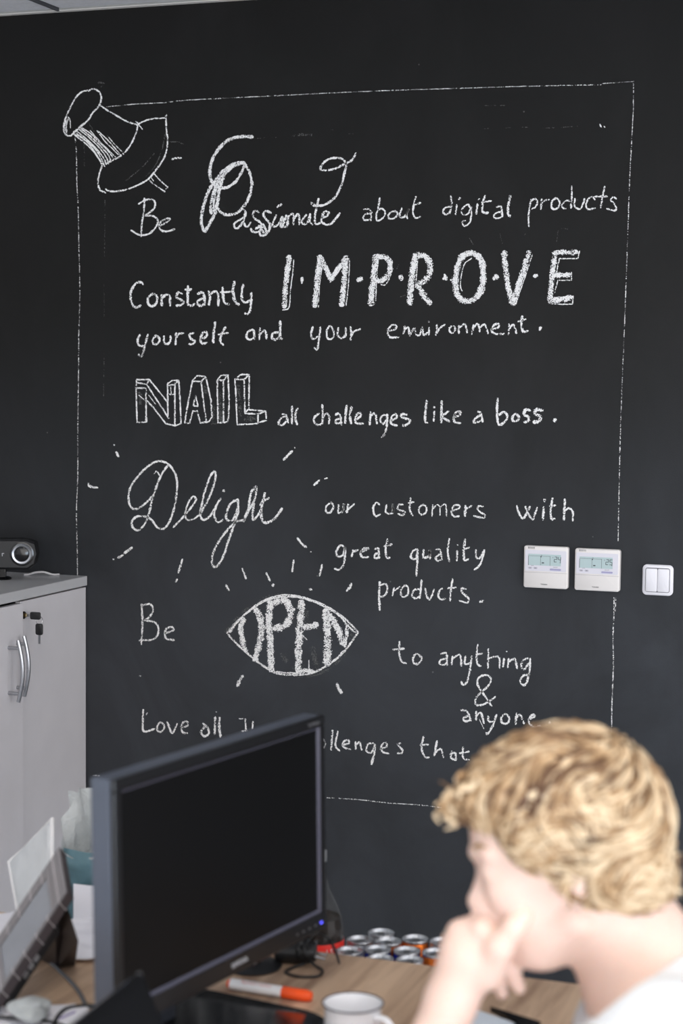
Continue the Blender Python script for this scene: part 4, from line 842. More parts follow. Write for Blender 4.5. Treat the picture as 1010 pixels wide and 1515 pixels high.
# papers
def sheet(name, label, cat, pix, z=ZD, thick=.0012, crump=.002, mt=None, ay=2, res=8):
    """paper with outline given by 4 ground points; gently crumpled"""
    c = [on(x, y, 2, z) for x, y in pix]; bm = bmesh.new(); G = res; top = []; bot = []
    for j in range(G+1):
        r1, r2 = [], []
        for i in range(G+1):
            u, v = i/G, j/G; P = c[0]*(1-u)*(1-v)+c[1]*u*(1-v)+c[2]*u*v+c[3]*(1-u)*v
            h = thick+crump*(1+mnoise.noise(Vector((P[0]*30, P[1]*30, len(label) % 7)))) if crump else thick
            r1.append(bm.verts.new((P[0], P[1], z+h))); r2.append(bm.verts.new((P[0], P[1], z+h-thick)))
        top.append(r1); bot.append(r2)
    for j in range(G):
        for i in range(G):
            bm.faces.new((top[j][i], top[j][i+1], top[j+1][i+1], top[j+1][i])); bm.faces.new((bot[j][i], bot[j+1][i], bot[j+1][i+1], bot[j][i+1]))
    for i in range(G):
        for X_, Y_ in (((0, i), (0, i+1)), ((G, i+1), (G, i)), ((i+1, 0), (i, 0)), ((i, G), (i+1, G))):
            bm.faces.new((top[X_[0]][X_[1]], bot[X_[0]][X_[1]], bot[Y_[0]][Y_[1]], top[Y_[0]][Y_[1]]))
    return tag(obj(name, bm, mt or mat('white_paper', (236, 234, 240), .7, var=.01, bump=.1), None, smooth=True), label, cat)
sheet('crumpled_sheet', 'creased white sheet lying between the device stand and the monitor', 'paper', [(96, 1370), (165, 1366), (152, 1425), (108, 1426)], crump=.012, res=14)
sheet('paper_sheet', 'white paper sheet lying behind the tilted device at the left edge', 'paper', [(-60, 1368), (30, 1350), (20, 1420), (-70, 1430)], crump=.004, res=12)
sheet('paper_sheet', 'white papers at the bottom left corner under the dark cables', 'paper', [(-40, 1494), (112, 1490), (104, 1535), (-40, 1560)], crump=.004, res=12)
s_ = sheet('printed_note', 'small note with a purple line under the looped cable', 'paper', [(84, 1494), (130, 1490), (132, 1530), (84, 1530)], z=ZD+.0105, crump=0, res=2)
bm = bmesh.new(); a = on(88, 1507, 2, ZD+.0122); b_ = on(111, 1497, 2, ZD+.0122); tube([tuple(a), tuple(b_)], .0014, 5, smooth=False, bm=bm)
o = obj('purple_line', bm, mat('purple_ink', (110, 80, 160), .5), s_)
# crumpled cling film
bm = bmesh.new(); bmesh.ops.create_icosphere(bm, subdivisions=4, radius=.03); c_ = on(45, 1497, 2, ZD+.02)
for v in bm.verts: v.co *= 1+.5*mnoise.noise(v.co*45); v.co.z *= .55; v.co.z = max(v.co.z, -.012); v.co += Vector((c_[0], c_[1], ZD+.024))
tag(obj('crumpled_film', bm, mt_pl, smooth=True), 'crumpled clear film lying on the papers at the lower left', 'plastic film')

# laptop whose screen corner rises into the lower left
T_ = D(209, 1437, 2.30)                    # top right corner of the lid
rt = D(252, 1520, 2.309)-T_; rt /= np.linalg.norm(rt)     # down the right edge
lf = D(103, 1518, 2.30*float(ray(209, 1437)[2]/ray(103, 1518)[2]))-T_; lf /= np.linalg.norm(lf)
rt = rt-lf*(rt@lf); rt /= np.linalg.norm(rt)
k_ = (T_[2]-ZD-.018)/(-rt[2]) if rt[2] < 0 else .25
nn = np.cross(lf, rt); nn /= np.linalg.norm(nn)
if nn@(EYE-T_) < 0: nn = -nn
HL = k_; WLp = .33
print('laptop', T_, rt, lf, 'lowest', (T_+rt*HL)[2], (T_+rt*HL+lf*WLp)[2])
lap = thing('laptop', 'black glossy laptop lid corner rising in front of the monitor at the lower left', 'laptop', (float(T_[0]), float(T_[1]), ZD))
lo = np.array(lap.location)
def lslab(u0, u1, v0, v1, d0, d1):
    bm = bmesh.new(); vs = []
    for d_ in (d0, d1):
        for (u, v) in ((u0, v0), (u1, v0), (u1, v1), (u0, v1)): vs.append(bm.verts.new(T_+lf*u+rt*v-nn*d_-lo))
    for f in ((0, 1, 2, 3), (7, 6, 5, 4), (0, 4, 5, 1), (1, 5, 6, 2), (2, 6, 7, 3), (3, 7, 4, 0)): bm.faces.new([vs[i] for i in f])
    return bm
bm = lslab(0, WLp, 0, HL, 0, .007); bmesh.ops.bevel(bm, geom=[e for e in bm.edges if e.calc_length() < .008], offset=.012, segments=4, affect='EDGES', profile=.5)
obj('lid', bm, M_BLACKG, lap)
obj('lid_edge', lslab(-.0015, .003, 0, HL, .001, .006), M_METAL, lap)
obj('screen', lslab(.010, WLp-.01, .012, HL-.01, -.0004, .0005), mat('glossy_black_glass', (10, 10, 12), .05, var=.01, spec=.9), lap)

hz = -nn.copy(); hz[2] = 0; hz /= np.linalg.norm(hz); hz = -hz
bA = T_+rt*HL-lo; bB = bA+lf*WLp
bm = bmesh.new(); vs = []
for z in (0.001, .015):
    for P in (bA, bB, bB+hz*.13, bA+hz*.13): vs.append(bm.verts.new((P[0], P[1], z)))
for f in ((3, 2, 1, 0), (4, 5, 6, 7), (0, 1, 5, 4), (1, 2, 6, 5), (2, 3, 7, 6), (3, 0, 4, 7)): bm.faces.new([vs[i] for i in f])
obj('keyboard_base', bm, M_BLACKP, lap)

# notebook and phone at the lower right under the hand
sheet('notebook', 'pale notebook page beside the forearm at the bottom edge', 'notebook', [(690, 1494), (762, 1519), (730, 1580), (640, 1550)], thick=.006, crump=0, res=2, mt=mat('pale_blue_paper', (206, 214, 224), .6))
sheet('phone', 'flat black phone beside the pale notebook', 'phone', [(725, 1497), (800, 1520), (770, 1560), (764, 1519)], thick=.009, crump=0, res=2, mt=M_BLACKG)

# ------------------------------------------------------------------ the seated person (implicit surfaces meshed into one skin)
DP = 2.12
O_ = at_depth(830, 1300, DP)
def loc(px, py, c=0.0):
    """image-plane position at the person's distance, c metres nearer the camera -> person's own frame (right, up, near)"""
    v = at_depth(px, py, DP-c)-O_; return np.array([v@_R, v@_U, -(v@_F)])
class Field:
    def __init__(s, lo, hi, h):
        s.lo = np.array(lo, float); s.h = h; s.n = (np.ceil((np.array(hi)-lo)/h)).astype(int)+1
        s.d = np.full(s.n, .05, np.float32)
    def sub(s, a, b, pad):
        i0 = np.maximum(0, ((np.minimum(a, b)-pad-s.lo)/s.h).astype(int)); i1 = np.minimum(s.n, ((np.maximum(a, b)+pad-s.lo)/s.h).astype(int)+2)
        if (i1 <= i0).any(): return None
        sl = tuple(slice(i0[k], i1[k]) for k in range(3)); ax = [s.lo[k]+s.h*np.arange(i0[k], i1[k], dtype=np.float32) for k in range(3)]
        return sl, np.meshgrid(*ax, indexing='ij', sparse=True)
    def blend(s, sl, f, k):
        g = s.d[sl]
        if k > 0: hh = np.clip(.5+.5*(g-f)/k, 0, 1); s.d[sl] = g+(f-g)*hh-k*hh*(1-hh)
        else: s.d[sl] = np.minimum(g, f)
    def cap(s, a, b, ra, rb, k=.012):
        a, b = np.array(a, float), np.array(b, float); r = s.sub(a, b, max(ra, rb)+.05)
        if r is None: return
        sl, X = r; ba = b-a; L2 = max(1e-9, ba@ba)
        t = np.clip(sum((X[i]-a[i])*ba[i] for i in range(3))/L2, 0, 1)
        f = np.sqrt(sum((X[i]-a[i]-ba[i]*t)**2 for i in range(3)))-(ra+(rb-ra)*t); s.blend(sl, f, k)
    def ell(s, c, r, ang=0.0, k=.012, sub=False):
        """ellipsoid with semi-axes r, turned by ang in the image plane"""
        c = np.array(c, float); r = np.array(r, float); q = s.sub(c-r.max(), c+r.max(), .05)
        if q is None: return
        sl, X = q; x, y, z = X[0]-c[0], X[1]-c[1], X[2]-c[2]; ca, sa = math.cos(ang), math.sin(ang)
        u, v = x*ca+y*sa, -x*sa+y*ca
        k0 = np.sqrt((u/r[0])**2+(v/r[1])**2+(z/r[2])**2); k1 = np.sqrt((u/r[0]**2)**2+(v/r[1]**2)**2+(z/r[2]**2)**2)+1e-9
        f = k0*(k0-1)/k1
        if sub:
            g = s.d[sl]; hh = np.clip(.5-.5*(g+f)/k, 0, 1); s.d[sl] = g+(-f-g)*hh+k*hh*(1-hh)
        else: s.blend(sl, f, k)
    def mesh(s, clean=True):
        """surface nets"""
        d = s.d; d[0] = d[-1] = .05; d[:, 0] = d[:, -1] = .05; d[:, :, 0] = d[:, :, -1] = .05
        ins = d < 0; acc = np.zeros(tuple(s.n-1)+(3,), np.float32); cnt = np.zeros(tuple(s.n-1), np.float32)
        n = s.n
        for ax in range(3):
            o1, o2 = [(1, 2), (0, 2), (0, 1)][ax]
            a = [slice(None)]*3; b = [slice(None)]*3; a[ax] = slice(0, -1); b[ax] = slice(1, None)
            A_, B_ = d[tuple(a)], d[tuple(b)]; cr = (A_ < 0) != (B_ < 0); t = np.where(cr, A_/(A_-B_+1e-12), 0)
            for p in (0, 1):
                for q in (0, 1):
                    sl = [slice(None)]*3; sl[o1] = slice(p, n[o1]-1+p); sl[o2] = slice(q, n[o2]-1+q); sl = tuple(sl)
                    c_ = cr[sl]; acc[..., ax] += np.where(c_, t[sl], 0); acc[..., o1] += np.where(c_, p, 0); acc[..., o2] += np.where(c_, q, 0); cnt += c_
        cells = cnt > 0; idx = np.full(cells.shape, -1, np.int64); idx[cells] = np.arange(cells.sum())
        ijk = np.argwhere(cells); V = s.lo+s.h*(ijk+acc[cells]/cnt[cells][:, None]); Q = []
        for ax in range(3):
            o1, o2 = [(1, 2), (2, 0), (0, 1)][ax]
            a = [slice(None)]*3; b = [slice(None)]*3; a[ax] = slice(0, -1); b[ax] = slice(1, None)
            A_, B_ = ins[tuple(a)], ins[tuple(b)]; e = np.argwhere(A_ != B_); e = e[(e[:, o1] > 0) & (e[:, o2] > 0) & (e[:, o1] < n[o1]-1) & (e[:, o2] < n[o2]-1)]
            def at(p, q):
                f = e.copy(); f[:, o1] += p; f[:, o2] += q; return idx[f[:, 0], f[:, 1], f[:, 2]]
            qd = np.stack([at(-1, -1), at(0, -1), at(0, 0), at(-1, 0)], 1); fl = ~A_[e[:, 0], e[:, 1], e[:, 2]]; qd[fl] = qd[fl][:, ::-1]; Q.append(qd)
        Q = np.concatenate(Q); Q = Q[(Q >= 0).all(1)]; return V, Q
def to_world(V): return O_+V[:, :1]*_R+V[:, 1:2]*_U-V[:, 2:3]*_F
def field_obj(name, F_, mt, parent, iters=2):
    V, Q = F_.mesh(); Wd = to_world(np.asarray(V, float))-np.array(parent.location if parent else (0, 0, 0))
    # light smoothing
    for _ in range(iters):
        s_ = np.zeros_like(Wd); c_ = np.zeros(len(Wd))
        for a, b in ((0, 1), (1, 2), (2, 3), (3, 0)):
            np.add.at(s_, Q[:, a], Wd[Q[:, b]]); np.add.at(s_, Q[:, b], Wd[Q[:, a]]); np.add.at(c_, Q[:, a], 1); np.add.at(c_, Q[:, b], 1)
        Wd = .5*Wd+.5*s_/c_[:, None]
    me = bpy.data.meshes.new(name); me.from_pydata(Wd.tolist(), [], Q.tolist()); me.update(); me.polygons.foreach_set('use_smooth', [True]*len(me.polygons))
    me.materials.append(mt); return link(name, me, parent), V

hipw = at_depth(1090, 2080, DP)
man = thing('person', 'blond curly-haired person in a white T-shirt seated in profile, chin resting on a raised fist', 'person', (float(hipw[0]), float(hipw[1]), 0))
# --- skin
lo = loc(480, 2000, -.30); hi = loc(1240, 1050, .32); lo[2] = -.34; hi[2] = .34
S = Field(lo, hi, .0042)
L_ = loc
S.ell(L_(828, 1220), (.106, .100, .074), 0, .02)                 # skull
S.ell(L_(786, 1248), (.060, .070, .058), .0, .015)                # forehead / temples
S.ell(L_(790, 1335), (.056, .078, .050), .35, .02)               # lower face
for s in (-1, 1):
    S.cap(L_(852, 1362, s*.048), L_(800, 1402, s*.020), .020, .017, .02)   # jaw
    S.ell(L_(752, 1316, s*.034), (.026, .026, .020), 0, .015)    # cheekbone
    S.cap(L_(703, 1261, s*.010), L_(722, 1264, s*.042), .009, .008, .010)  # brow
    S.ell(L_(727, 1288, s*.031), (.0135, .0115, .014), 0, .005)   # closed eyelid
    S.ell(L_(718, 1339, s*.0115), (.010, .009, .008), 0, .006)   # nostril wing
    S.ell(L_(862, 1290, s*.072), (.018, .030, .009), .25, .006)  # ear
    S.ell(L_(856, 1314, s*.073), (.010, .011, .007), .0, .006)   # lobe
S.cap(L_(718, 1281), L_(704, 1328), .0062, .0090, .009)           # nose bridge
S.ell(L_(704, 1335), (.0108, .0098, .010), 0, .006)
S.cap(L_(722, 1348), L_(728, 1356), .008, .009, .010)
S.cap(L_(733, 1364, -.017), L_(733, 1364, .017), .0075, .0075, .007)   # lips
S.cap(L_(743, 1377, -.015), L_(743, 1377, .015), .008, .008, .007)
S.ell(L_(785, 1407), (.024, .016, .024), .3, .012)                # chin
S.ell(L_(806, 1409), (.024, .015, .030), .1, .015)
S.cap(L_(885, 1345), L_(955, 1445), .052, .056, .02)              # neck
S.cap(L_(900, 1300, 0), L_(985, 1440, 0), .050, .056, .03)
S.cap(L_(884, 1408), L_(925, 1462), .020, .026, .015)              # throat
S.cap(L_(950, 1450), L_(1020, 1560), .066, .10, .04)
S.ell(L_(1035, 1660), (.13, .19, .17), .15, .05)                  # chest
S.ell(L_(1075, 1900), (.12, .16, .15), .0, .05)
SHn, SHf = L_(985, 1560, .165), L_(1000, 1560, -.175)
S.cap(L_(1010, 1545, .05), SHn, .065, .060, .04); S.cap(L_(1010, 1545, -.05), SHf, .065, .060, .04)
EL = at_depth(548, 1798, DP-.02); EL[2] = ZD+.043; v_ = EL-O_; ELn = np.array([v_@_R, v_@_U, -(v_@_F)])
S.cap(SHn, ELn, .050, .040, .03)
WR = L_(668, 1478, .012)
S.cap(ELn, ELn+(WR-ELn)*.35, .040, .042, .02); S.cap(ELn+(WR-ELn)*.35, WR, .042, .0285, .015)
# far arm resting on the desk
EF = at_depth(760, 1830, DP+.22); EF[2] = ZD+.04; v_ = EF-O_; ELf = np.array([v_@_R, v_@_U, -(v_@_F)])
HF = at_depth(600, 1820, DP+.16); HF[2] = ZD+.03; v_ = HF-O_; HFl = np.array([v_@_R, v_@_U, -(v_@_F)])
S.cap(SHf, ELf, .050, .040, .03); S.cap(ELf, HFl, .038, .026, .02)
dv = (HFl-ELf)/np.linalg.norm(HFl-ELf); sd = np.cross(dv, np.array([0, 1, 0])); sd /= np.linalg.norm(sd)
S.ell(HFl+dv*.045, (.045, .016, .036), 0, .012)
for k, ln in ((-1.5, .06), (-.5, .075), (.5, .08), (1.5, .072)):
    b0 = HFl+dv*.075+sd*k*.019; S.cap(b0, b0+dv*ln*.55+np.array([0, .003, 0]), .0092, .0085, .004); S.cap(b0+dv*ln*.55+np.array([0, .003, 0]), b0+dv*ln+np.array([0, -.008, 0]), .0085, .0075, .003)
S.cap(HFl+dv*.03-sd*.035, HFl+dv*.075-sd*.062, .011, .009, .006)
# near hand: back of the fist to the camera, thumb on the cheek
KN = [L_(744, 1452, .020), L_(726, 1420, .030), L_(712, 1372, .034), L_(680, 1378, .022)]
S.cap(WR, L_(694, 1420, .014), .030, .034, .015)
S.ell(L_(700, 1410, .012), (.036, .042, .026), -.35, .015)        # palm block
S.cap(L_(722, 1440, .030), L_(738, 1402, .046), .019, .0165, .012)  # thumb base
S.cap(L_(738, 1402, .046), L_(760, 1372, .053), .0160, .0128, .007)
S.cap(L_(760, 1372, .053), L_(775, 1354, .052), .0128, .0098, .005)
# knuckles and the curled fingers behind, lips against them
fing = [((712, 1375, .030), (736, 1371, .012), (744, 1386, -.006), (726, 1400, -.004)),
        ((692, 1376, .016), (708, 1369, -.004), (728, 1380, -.020), (724, 1402, -.014)),
        ((676, 1383, .004), (690, 1377, -.018), (712, 1388, -.032), (722, 1408, -.024)),
        ((668, 1394, -.006), (680, 1390, -.026), (700, 1402, -.038), (716, 1416, -.030))]
for f in fing:
    r4 = (.0140, .0120, .0105, .0088)
    for a, b, ra, rb_ in zip(f, f[1:], r4, r4[1:]): S.cap(L_(*a), L_(*b), ra, rb_, .006)
S.cap(L_(728, 1418, -.010), L_(756, 1436, -.004), .013, .0105, .008); S.cap(L_(756, 1436, -.004), L_(768, 1462, .0), .0105, .0085, .004)
S.cap(L_(722, 1436, -.018), L_(736, 1452, -.014), .012, .0095, .008); S.cap(L_(736, 1452, -.014), L_(743, 1470, -.012), .0095, .008, .004)
S.cap(L_(677, 1375, .012), L_(678, 1382, .012), .012, .012, .006)
M_SKIN = mat('fair_skin', (228, 196, 181), .5, var=.05, scale=18, spec=.35, sss=.25, bump=.08, bscale=260)
body, _ = field_obj('body', S, M_SKIN, man, 2); del S
# closed lid line, eyebrow, nails: small children pieces of the face
def wpt(px, py, c): return tuple(at_depth(px, py, DP-c)-np.array(man.location))
M_BROW = mat('blond_brow', (172, 132, 92), .8)
for s in (-1, 1):
    obj('eyebrow', tube([wpt(699, 1255, s*.016), wpt(708, 1252, s*.032), wpt(724, 1256, s*.047)], [.0022, .0032, .0015], 6, .004), M_BROW, man, smooth=True)
    obj('eyelashes', tube([wpt(712, 1291, s*.030), wpt(720, 1295, s*.040), wpt(733, 1294, s*.045)], [.0010, .0012, .0008], 5, .004), mat('lash_brown', (120, 84, 66), .8), man, smooth=True)
    obj('mouth_line', tube([wpt(727, 1371, 0), wpt(734, 1371, s*.012), wpt(744, 1373, s*.022)], [.0014, .0014, .0007], 5, .004), mat('lip_red', (196, 120, 112), .5), man, smooth=True)
nb = bmesh.new(); box(nb, (0, 0, 0), (.011, .0012, .014), .0035, 2)
# --- T-shirt
lo = loc(600, 2120, -.33); hi = loc(1290, 1330, .33); lo[2] = -.36; hi[2] = .36
T = Field(lo, hi, .006)
T.cap(L_(925, 1425), L_(1020, 1560), .078, .118, .04)
T.ell(L_(1035, 1660), (.142, .20, .182), .15, .05)
T.ell(L_(1080, 1900), (.135, .21, .165), .0, .05)
T.cap(L_(1010, 1545, .05), SHn, .080, .076, .04); T.cap(L_(1010, 1545, -.05), SHf, .080, .076, .04)
for a, b in ((SHn, ELn), (SHf, ELf)):
    T.cap(a, a+(b-a)*.50, .072, .062, .03)
# neckline: cut by a plane square to the neck; sleeve ends: cut by planes square to the arms
ax = [T.lo[k]+T.h*np.arange(T.n[k], dtype=np.float32) for k in range(3)]; X = np.meshgrid(*ax, indexing='ij', sparse=True)
pc0 = L_(862, 1504, 0); pc1 = L_(1004, 1392, 0); e_ = pc1-pc0; e_ /= np.linalg.norm(e_); nck = np.array([e_[1], -e_[0], 0]); nck = -nck if nck@np.array([-1, 1, 0]) < 0 else nck
# rounded collar: the plane drops towards the neck sides
f = sum((X[i]-pc0[i])*nck[i] for i in range(3))-np.clip(np.abs(X[2])-.05,0,1)*.35
T.d = np.maximum(T.d, f.astype(np.float32))
for a, b in ((SHn, ELn), (SHf, ELf)):
    dv_ = (b-a)/np.linalg.norm(b-a); e1 = a+(b-a)*.44
    f = sum((X[i]-e1[i])*dv_[i] for i in range(3)); T.d = np.where((f > 0) & (sum((X[i]-e1[i])**2 for i in range(3)) < .022), np.maximum(T.d, f), T.d).astype(np.float32)
# soft folds
wv = .0035*np.sin(X[0]*60+X[1]*35+3*np.sin(X[2]*18))*np.clip((-(X[1]-L_(900, 1560)[1]))*12, 0, 1); T.d = (T.d+wv).astype(np.float32)
M_TEE = mat('white_cotton', (226, 229, 232), .85, var=.01, spec=.2, bump=.25, bscale=500)
tee, _ = field_obj('t_shirt', T, M_TEE, man, 2); del T
# --- trousers, shoes
pel = L_(1085, 2060, 0)
def wl(v): d = np.array(v, float)-O_; return np.array([d@_R, d@_U, -(d@_F)])
hipC = at_depth(1090, 2075, DP); hipC[2] = .56
knn = [np.array([hipC[0]-.40, hipC[1]-.10, .55]), np.array([hipC[0]-.40, hipC[1]+.14, .55])]; ank = [np.array([hipC[0]-.36, hipC[1]-.11, .10]), np.array([hipC[0]-.36, hipC[1]+.15, .10])]
hps = [np.array([hipC[0], hipC[1]-.09, .555]), np.array([hipC[0], hipC[1]+.10, .555])]
# plain world-axis field for the legs
class WF(Field): pass
G_ = WF((hipC[0]-.62, hipC[1]-.32, 0.02), (hipC[0]+.2, hipC[1]+.34, .78), .009)
for h_, k_, a_ in zip(hps, knn, ank): G_.cap(h_, k_, .088, .066, .03); G_.cap(k_, a_, .066, .050, .02)
G_.ell(hipC+np.array([.01, 0, .05]), (.13, .17, .10), 0, .04)
V, Q = G_.mesh(); me = bpy.data.meshes.new('trousers'); me.from_pydata((V-np.array(man.location)).tolist(), [], Q.tolist()); me.update(); me.polygons.foreach_set('use_smooth', [True]*len(me.polygons)); me.materials.append(mat('blue_denim', (52, 62, 84), .9, var=.15, scale=40, bump=.4, bscale=600)); link('trousers', me, man)
for a_ in ank:
    G_ = WF((a_[0]-.26, a_[1]-.09, 0.0), (a_[0]+.12, a_[1]+.09, .16), .007)
    G_.ell((a_[0]-.02, a_[1], .05), (.06, .042, .046), 0, .02); G_.ell((a_[0]-.12, a_[1], .038), (.09, .045, .034), 0, .03); G_.cap((a_[0]+.01, a_[1], .08), (a_[0]+.01, a_[1], .11), .040, .040, .02)
    V, Q = G_.mesh(); me = bpy.data.meshes.new('shoe'); me.from_pydata((V-np.array(man.location)).tolist(), [], Q.tolist()); me.update(); me.polygons.foreach_set('use_smooth', [True]*len(me.polygons)); me.materials.append(mat('white_trainer', (215, 215, 215), .6)); link('shoe', me, man)

# --- hair: a cap of waves and loose curled locks
lo = loc(610, 1420, -.13); hi = loc(1050, 1030, .13); lo[2] = -.13; hi[2] = .13
H = Field(lo, hi, .004)
def hb_(px, py, c, r, k=.012): H.ell(L_(px, py, c), (r, r, r) if not isinstance(r, tuple) else r, 0, k)
H.ell(L_(850, 1200), (.102, .094, .082), -.15, .02)
H.ell(L_(895, 1235), (.068, .088, .084), 0, .02)
H.ell(L_(798, 1166), (.080, .060, .074), .2, .02)
H.ell(L_(750, 1170), (.044, .034, .060), .5, .02)
H.ell(L_(935, 1298), (.044, .042, .062), 0, .02)
for c in (-1, 1):
    H.ell(L_(838, 1228, c*.052), (.058, .046, .034), .2, .015); H.ell(L_(900, 1290, c*.048), (.058, .030, .032), .1, .015)
    H.ell(L_(790, 1222, c*.054), (.030, .040, .022), 0, .012)
rr = random.Random(11)
M_HAIR = None
mt, nt, b = nodes('blond_hair'); b.inputs['Roughness'].default_value = .42; b.inputs['Specular IOR Level'].default_value = .4
tc = N(nt, 'ShaderNodeTexCoord'); n1 = N(nt, 'ShaderNodeTexNoise', i_Scale=20.0, i_Detail=4.0, i_Distortion=1.5); lnk(nt, tc.outputs['Object'], n1.inputs['Vector'])
at = N(nt, 'ShaderNodeAttribute'); at.attribute_name = 'tone'
ad = N(nt, 'ShaderNodeMath', operation='MULTIPLY_ADD'); lnk(nt, at.outputs['Fac'], ad.inputs[0]); ad.inputs[1].default_value = .62; lnk(nt, n1.outputs[0], ad.inputs[2])
r = N(nt, 'ShaderNodeValToRGB'); e = r.color_ramp.elements; e[0].position = .46; e[0].color = lin((92, 62, 40)); e[1].position = 1.0; e[1].color = lin((222, 198, 164)); x_ = r.color_ramp.elements.new(.74); x_.color = lin((172, 138, 100))
lnk(nt, ad.outputs[0], r.inputs[0]); lnk(nt, r.outputs[0], b.inputs['Base Color']); M_HAIR = mt
hair, HV = field_obj('hair', H, M_HAIR, man, 1)
d3 = H.d; 
def hval(p):
    q = (np.array(p)-H.lo)/H.h; i = np.clip(q.astype(int), 0, H.n-2); f = q-i; v = 0
    for a in (0, 1):
        for b_ in (0, 1):
            for c in (0, 1): v += d3[i[0]+a, i[1]+b_, i[2]+c]*(f[0] if a else 1-f[0])*(f[1] if b_ else 1-f[1])*(f[2] if c else 1-f[2])
    return v
def hgrad(p):
    e = .006; g = np.array([hval(p+np.eye(3)[k]*e)-hval(p-np.eye(3)[k]*e) for k in range(3)]); return g/(np.linalg.norm(g)+1e-9)
VV = []; FF = []; TT = []
def lock(P, R_, tone, prev=None, fl=(1.25, .8)):
    seg = 6; base = len(VV)
    for i, p in enumerate(P):
        t = P[min(i+1, len(P)-1)]-P[max(i-1, 0)]; t = t/(np.linalg.norm(t)+1e-9)
        if prev is None: prev = np.cross(t, [0.3, .5, .8])
        nrm = prev-t*(prev@t); nrm /= np.linalg.norm(nrm)+1e-9; prev = nrm; bn = np.cross(t, nrm)
        for k in range(seg):
            a = 2*math.pi*k/seg; VV.append(p+(nrm*math.cos(a)*fl[0]+bn*math.sin(a)*fl[1])*R_[i]); TT.append(tone)
    for i in range(len(P)-1):
        for k in range(seg): FF.append((base+i*seg+k, base+i*seg+(k+1) % seg, base+(i+1)*seg+(k+1) % seg, base+(i+1)*seg+k))
    FF.append(tuple(base+k for k in range(seg))); FF.append(tuple(base+(len(P)-1)*seg+k for k in range(seg)))
crown = L_(905, 1120, 0); nr_ = np.random.RandomState(5)
cand = HV[nr_.randint(0, len(HV), 2300)]
def coh(p, s_, o): return mnoise.noise(Vector((p[0]*s_+o, p[1]*s_, p[2]*s_)))
for ci, p0 in enumerate(cand):
    big = ci < 620
    if p0[2] < -.03 and nr_.rand() < .6: continue
    p = np.array(p0, float); P = []; R_ = []; ph = 6.0*coh(p0, 7, 3)+nr_.uniform(-.4, .4); kf = 62+25*coh(p0, 7, 20); am = (.0062 if big else .0050)+.003*coh(p0, 9, 40); nst = nr_.randint(16, 30); rad = nr_.uniform(.0038, .0068) if big else nr_.uniform(.0011, .0024); tw = 2.2*coh(p0, 8, 7)+nr_.uniform(-.2, .2)
    tone = (.5+.7*coh(p0, 12, 60)+nr_.uniform(-.42, .42)); lift = nr_.uniform(-.001, .003) if big else nr_.uniform(.002, .0065); n0 = None
    for i in range(nst):
        n_ = hgrad(p); v = hval(p); p = p-n_*(v-.001)
        if n0 is None: n0 = n_
        g = p-crown; g = g/(np.linalg.norm(g)+1e-6)+np.array([-.25, -.45, 0]) ; t = g-n_*(g@n_); t /= np.linalg.norm(t)+1e-9; s_ = np.cross(n_, t)
        t = t*math.cos(tw)+s_*math.sin(tw); tw += .30*coh(p, 20, 33)
        a_ = ph+kf*.0045*i; off = s_*am*math.sin(a_)+n_*(am*.5*math.cos(a_)+lift)
        P.append(p+off); R_.append(rad*math.sin(math.pi*min(1, .12+.86*i/(nst-1)))+.0003); p = p+t*.0045
    lock(P, R_, tone, n0, (.6, 1.15) if big else (1, 1))
def curl(px, py, c, dx, dy, n=26, rad=.003, am=.010, turns=1.6, tone=None, am_end=None):
    """free curl hanging from a root, given in picture-scaled units"""
    a = L_(px, py, c); b_ = a+np.array([dx, -dy, nr_.uniform(-.01, .01)])/1268; P = []; t0 = nr_.uniform(0, 6.28); ax_ = (b_-a)/np.linalg.norm(b_-a); u = np.cross(ax_, [0, 0, 1]); w_ = np.array([0, 0, 1.])
    for i in range(n):
        f = i/(n-1); r_ = am*(.3+.7*f); th = t0+turns*2*math.pi*f; P.append(a+(b_-a)*f+u*r_*math.cos(th)+w_*r_*math.sin(th)*.8)
    lock(P, [rad*math.sin(math.pi*min(1, .15+.8*i/(n-1)))+.0005 for i in range(n)], tone if tone is not None else nr_.uniform(0, 1))
for _ in range(110):      # fringe curling over the forehead
    px, py = nr_.uniform(692, 755), nr_.uniform(1138, 1186); curl(px, py, nr_.uniform(-.045, .05), nr_.uniform(-42, -4), nr_.uniform(5, 46), am=nr_.uniform(.004, .011), turns=nr_.uniform(.6, 1.6), rad=nr_.uniform(.0018, .0034))
for _ in range(46):       # lowest curl at the front
    curl(nr_.uniform(664, 688), nr_.uniform(1165, 1200), nr_.uniform(-.02, .03), nr_.uniform(-16, 8), nr_.uniform(14, 34), am=nr_.uniform(.005, .011), turns=1.1, rad=.0026)
for _ in range(60):       # temple
    curl(nr_.uniform(745, 800), nr_.uniform(1180, 1225), nr_.uniform(.048, .062), nr_.uniform(-18, 10), nr_.uniform(20, 52), am=nr_.uniform(.003, .007), turns=1.0, rad=.0024)
for _ in range(170):      # nape and sides
    px = nr_.uniform(850, 985); py = nr_.uniform(1250, 1300); c = math.sqrt(max(0, 1-((px-880)/120)**2))*.075*nr_.choice((1, 1, -1)); curl(px, py, c, nr_.uniform(-22, 26), nr_.uniform(14, 52), am=nr_.uniform(.004, .010), turns=nr_.uniform(.8, 1.6), rad=.0026)
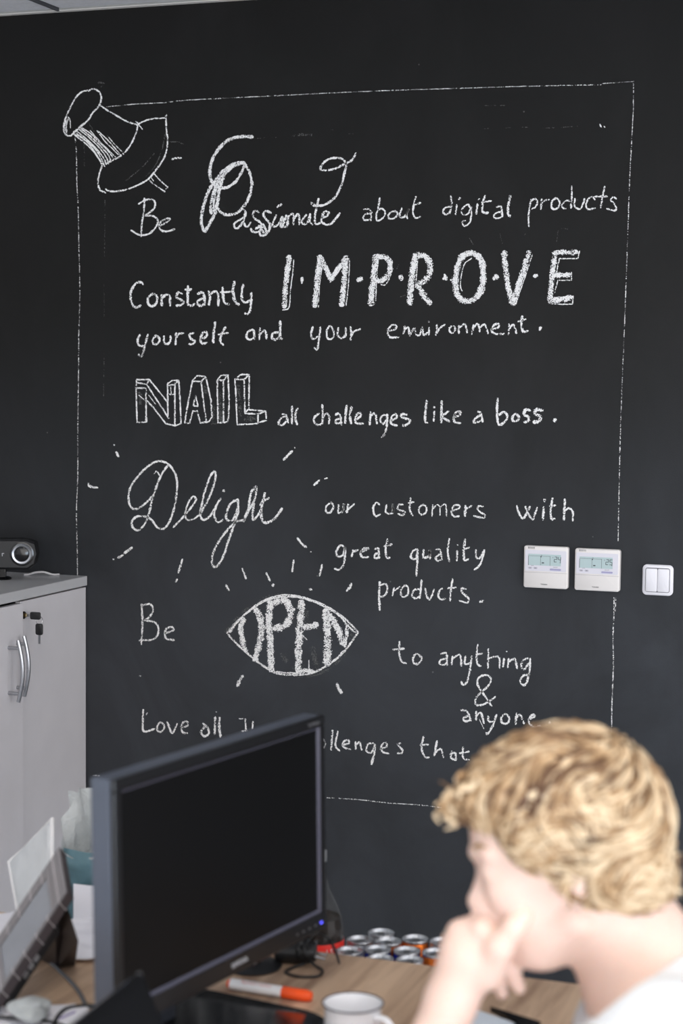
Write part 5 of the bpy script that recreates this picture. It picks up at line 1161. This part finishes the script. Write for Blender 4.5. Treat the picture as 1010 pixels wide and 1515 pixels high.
for _ in range(70):       # curls sticking out behind the neck
    curl(nr_.uniform(950, 985), nr_.uniform(1225, 1300), nr_.uniform(-.03, .05), nr_.uniform(0, 26), nr_.uniform(5, 42), am=nr_.uniform(.005, .011), turns=1.2, rad=.003)
for _ in range(30):       # soft silhouette on top
    px = nr_.uniform(720, 980); curl(px, 1104+((px-850)/130)**2*48, nr_.uniform(-.04, .05), nr_.uniform(-40, 20), nr_.uniform(-12, 16), am=nr_.uniform(.004, .008), turns=.9, rad=.0024)
VVw = to_world(np.array(VV))-np.array(man.location)
me = bpy.data.meshes.new('curls'); me.from_pydata(VVw.tolist(), [], FF); me.update(); me.polygons.foreach_set('use_smooth', [True]*len(me.polygons))
at_ = me.attributes.new('tone', 'FLOAT', 'POINT'); at_.data.foreach_set('value', np.array(TT, np.float32)); me.materials.append(M_HAIR)
cu_ = link('curls', me, hair); cu_['kind'] = 'stuff'

# office chair under him
ch = thing('office_chair', 'black office chair carrying the blond person', 'chair', (float(hipC[0])+.03, float(hipC[1]), 0))
M_FAB = mat('black_chair_fabric', (30, 30, 33), .9, bump=.3, bscale=500)
obj('seat', plate((0, 0, .435), (.46, .48, .07), .10, axis=2, seg=6, bev=.02), M_FAB, ch, smooth=True)
obj('backrest', plate((.27, 0, .74), (.05, .42, .46), .10, axis=0, seg=6, bev=.015), M_FAB, ch, smooth=True)
obj('back_support', tube([(.05, 0, .39), (.30, 0, .40), (.325, 0, .50), (.32, 0, .72)], .014, 8), M_BLACKP, ch, smooth=True)
obj('gas_column', lathe([(0, .09), (.028, .09), (.028, .25), (.018, .25), (.018, .40), (0, .40)], 20), M_BLACKP, ch, smooth=True)
for k in range(5):
    a = 2*math.pi*k/5+.3; e_ = (.28*math.cos(a), .28*math.sin(a)); o = obj('base_arm', tube([(0, 0, .10), (e_[0], e_[1], .075)], [.024, .016], 8, smooth=False), M_BLACKP, ch)
    obj('castor', torus((e_[0], e_[1], .028), .017, .011, Matrix.Rotation(math.pi/2, 4, 'X') , 16, 8), M_BLACKP, o, smooth=True)
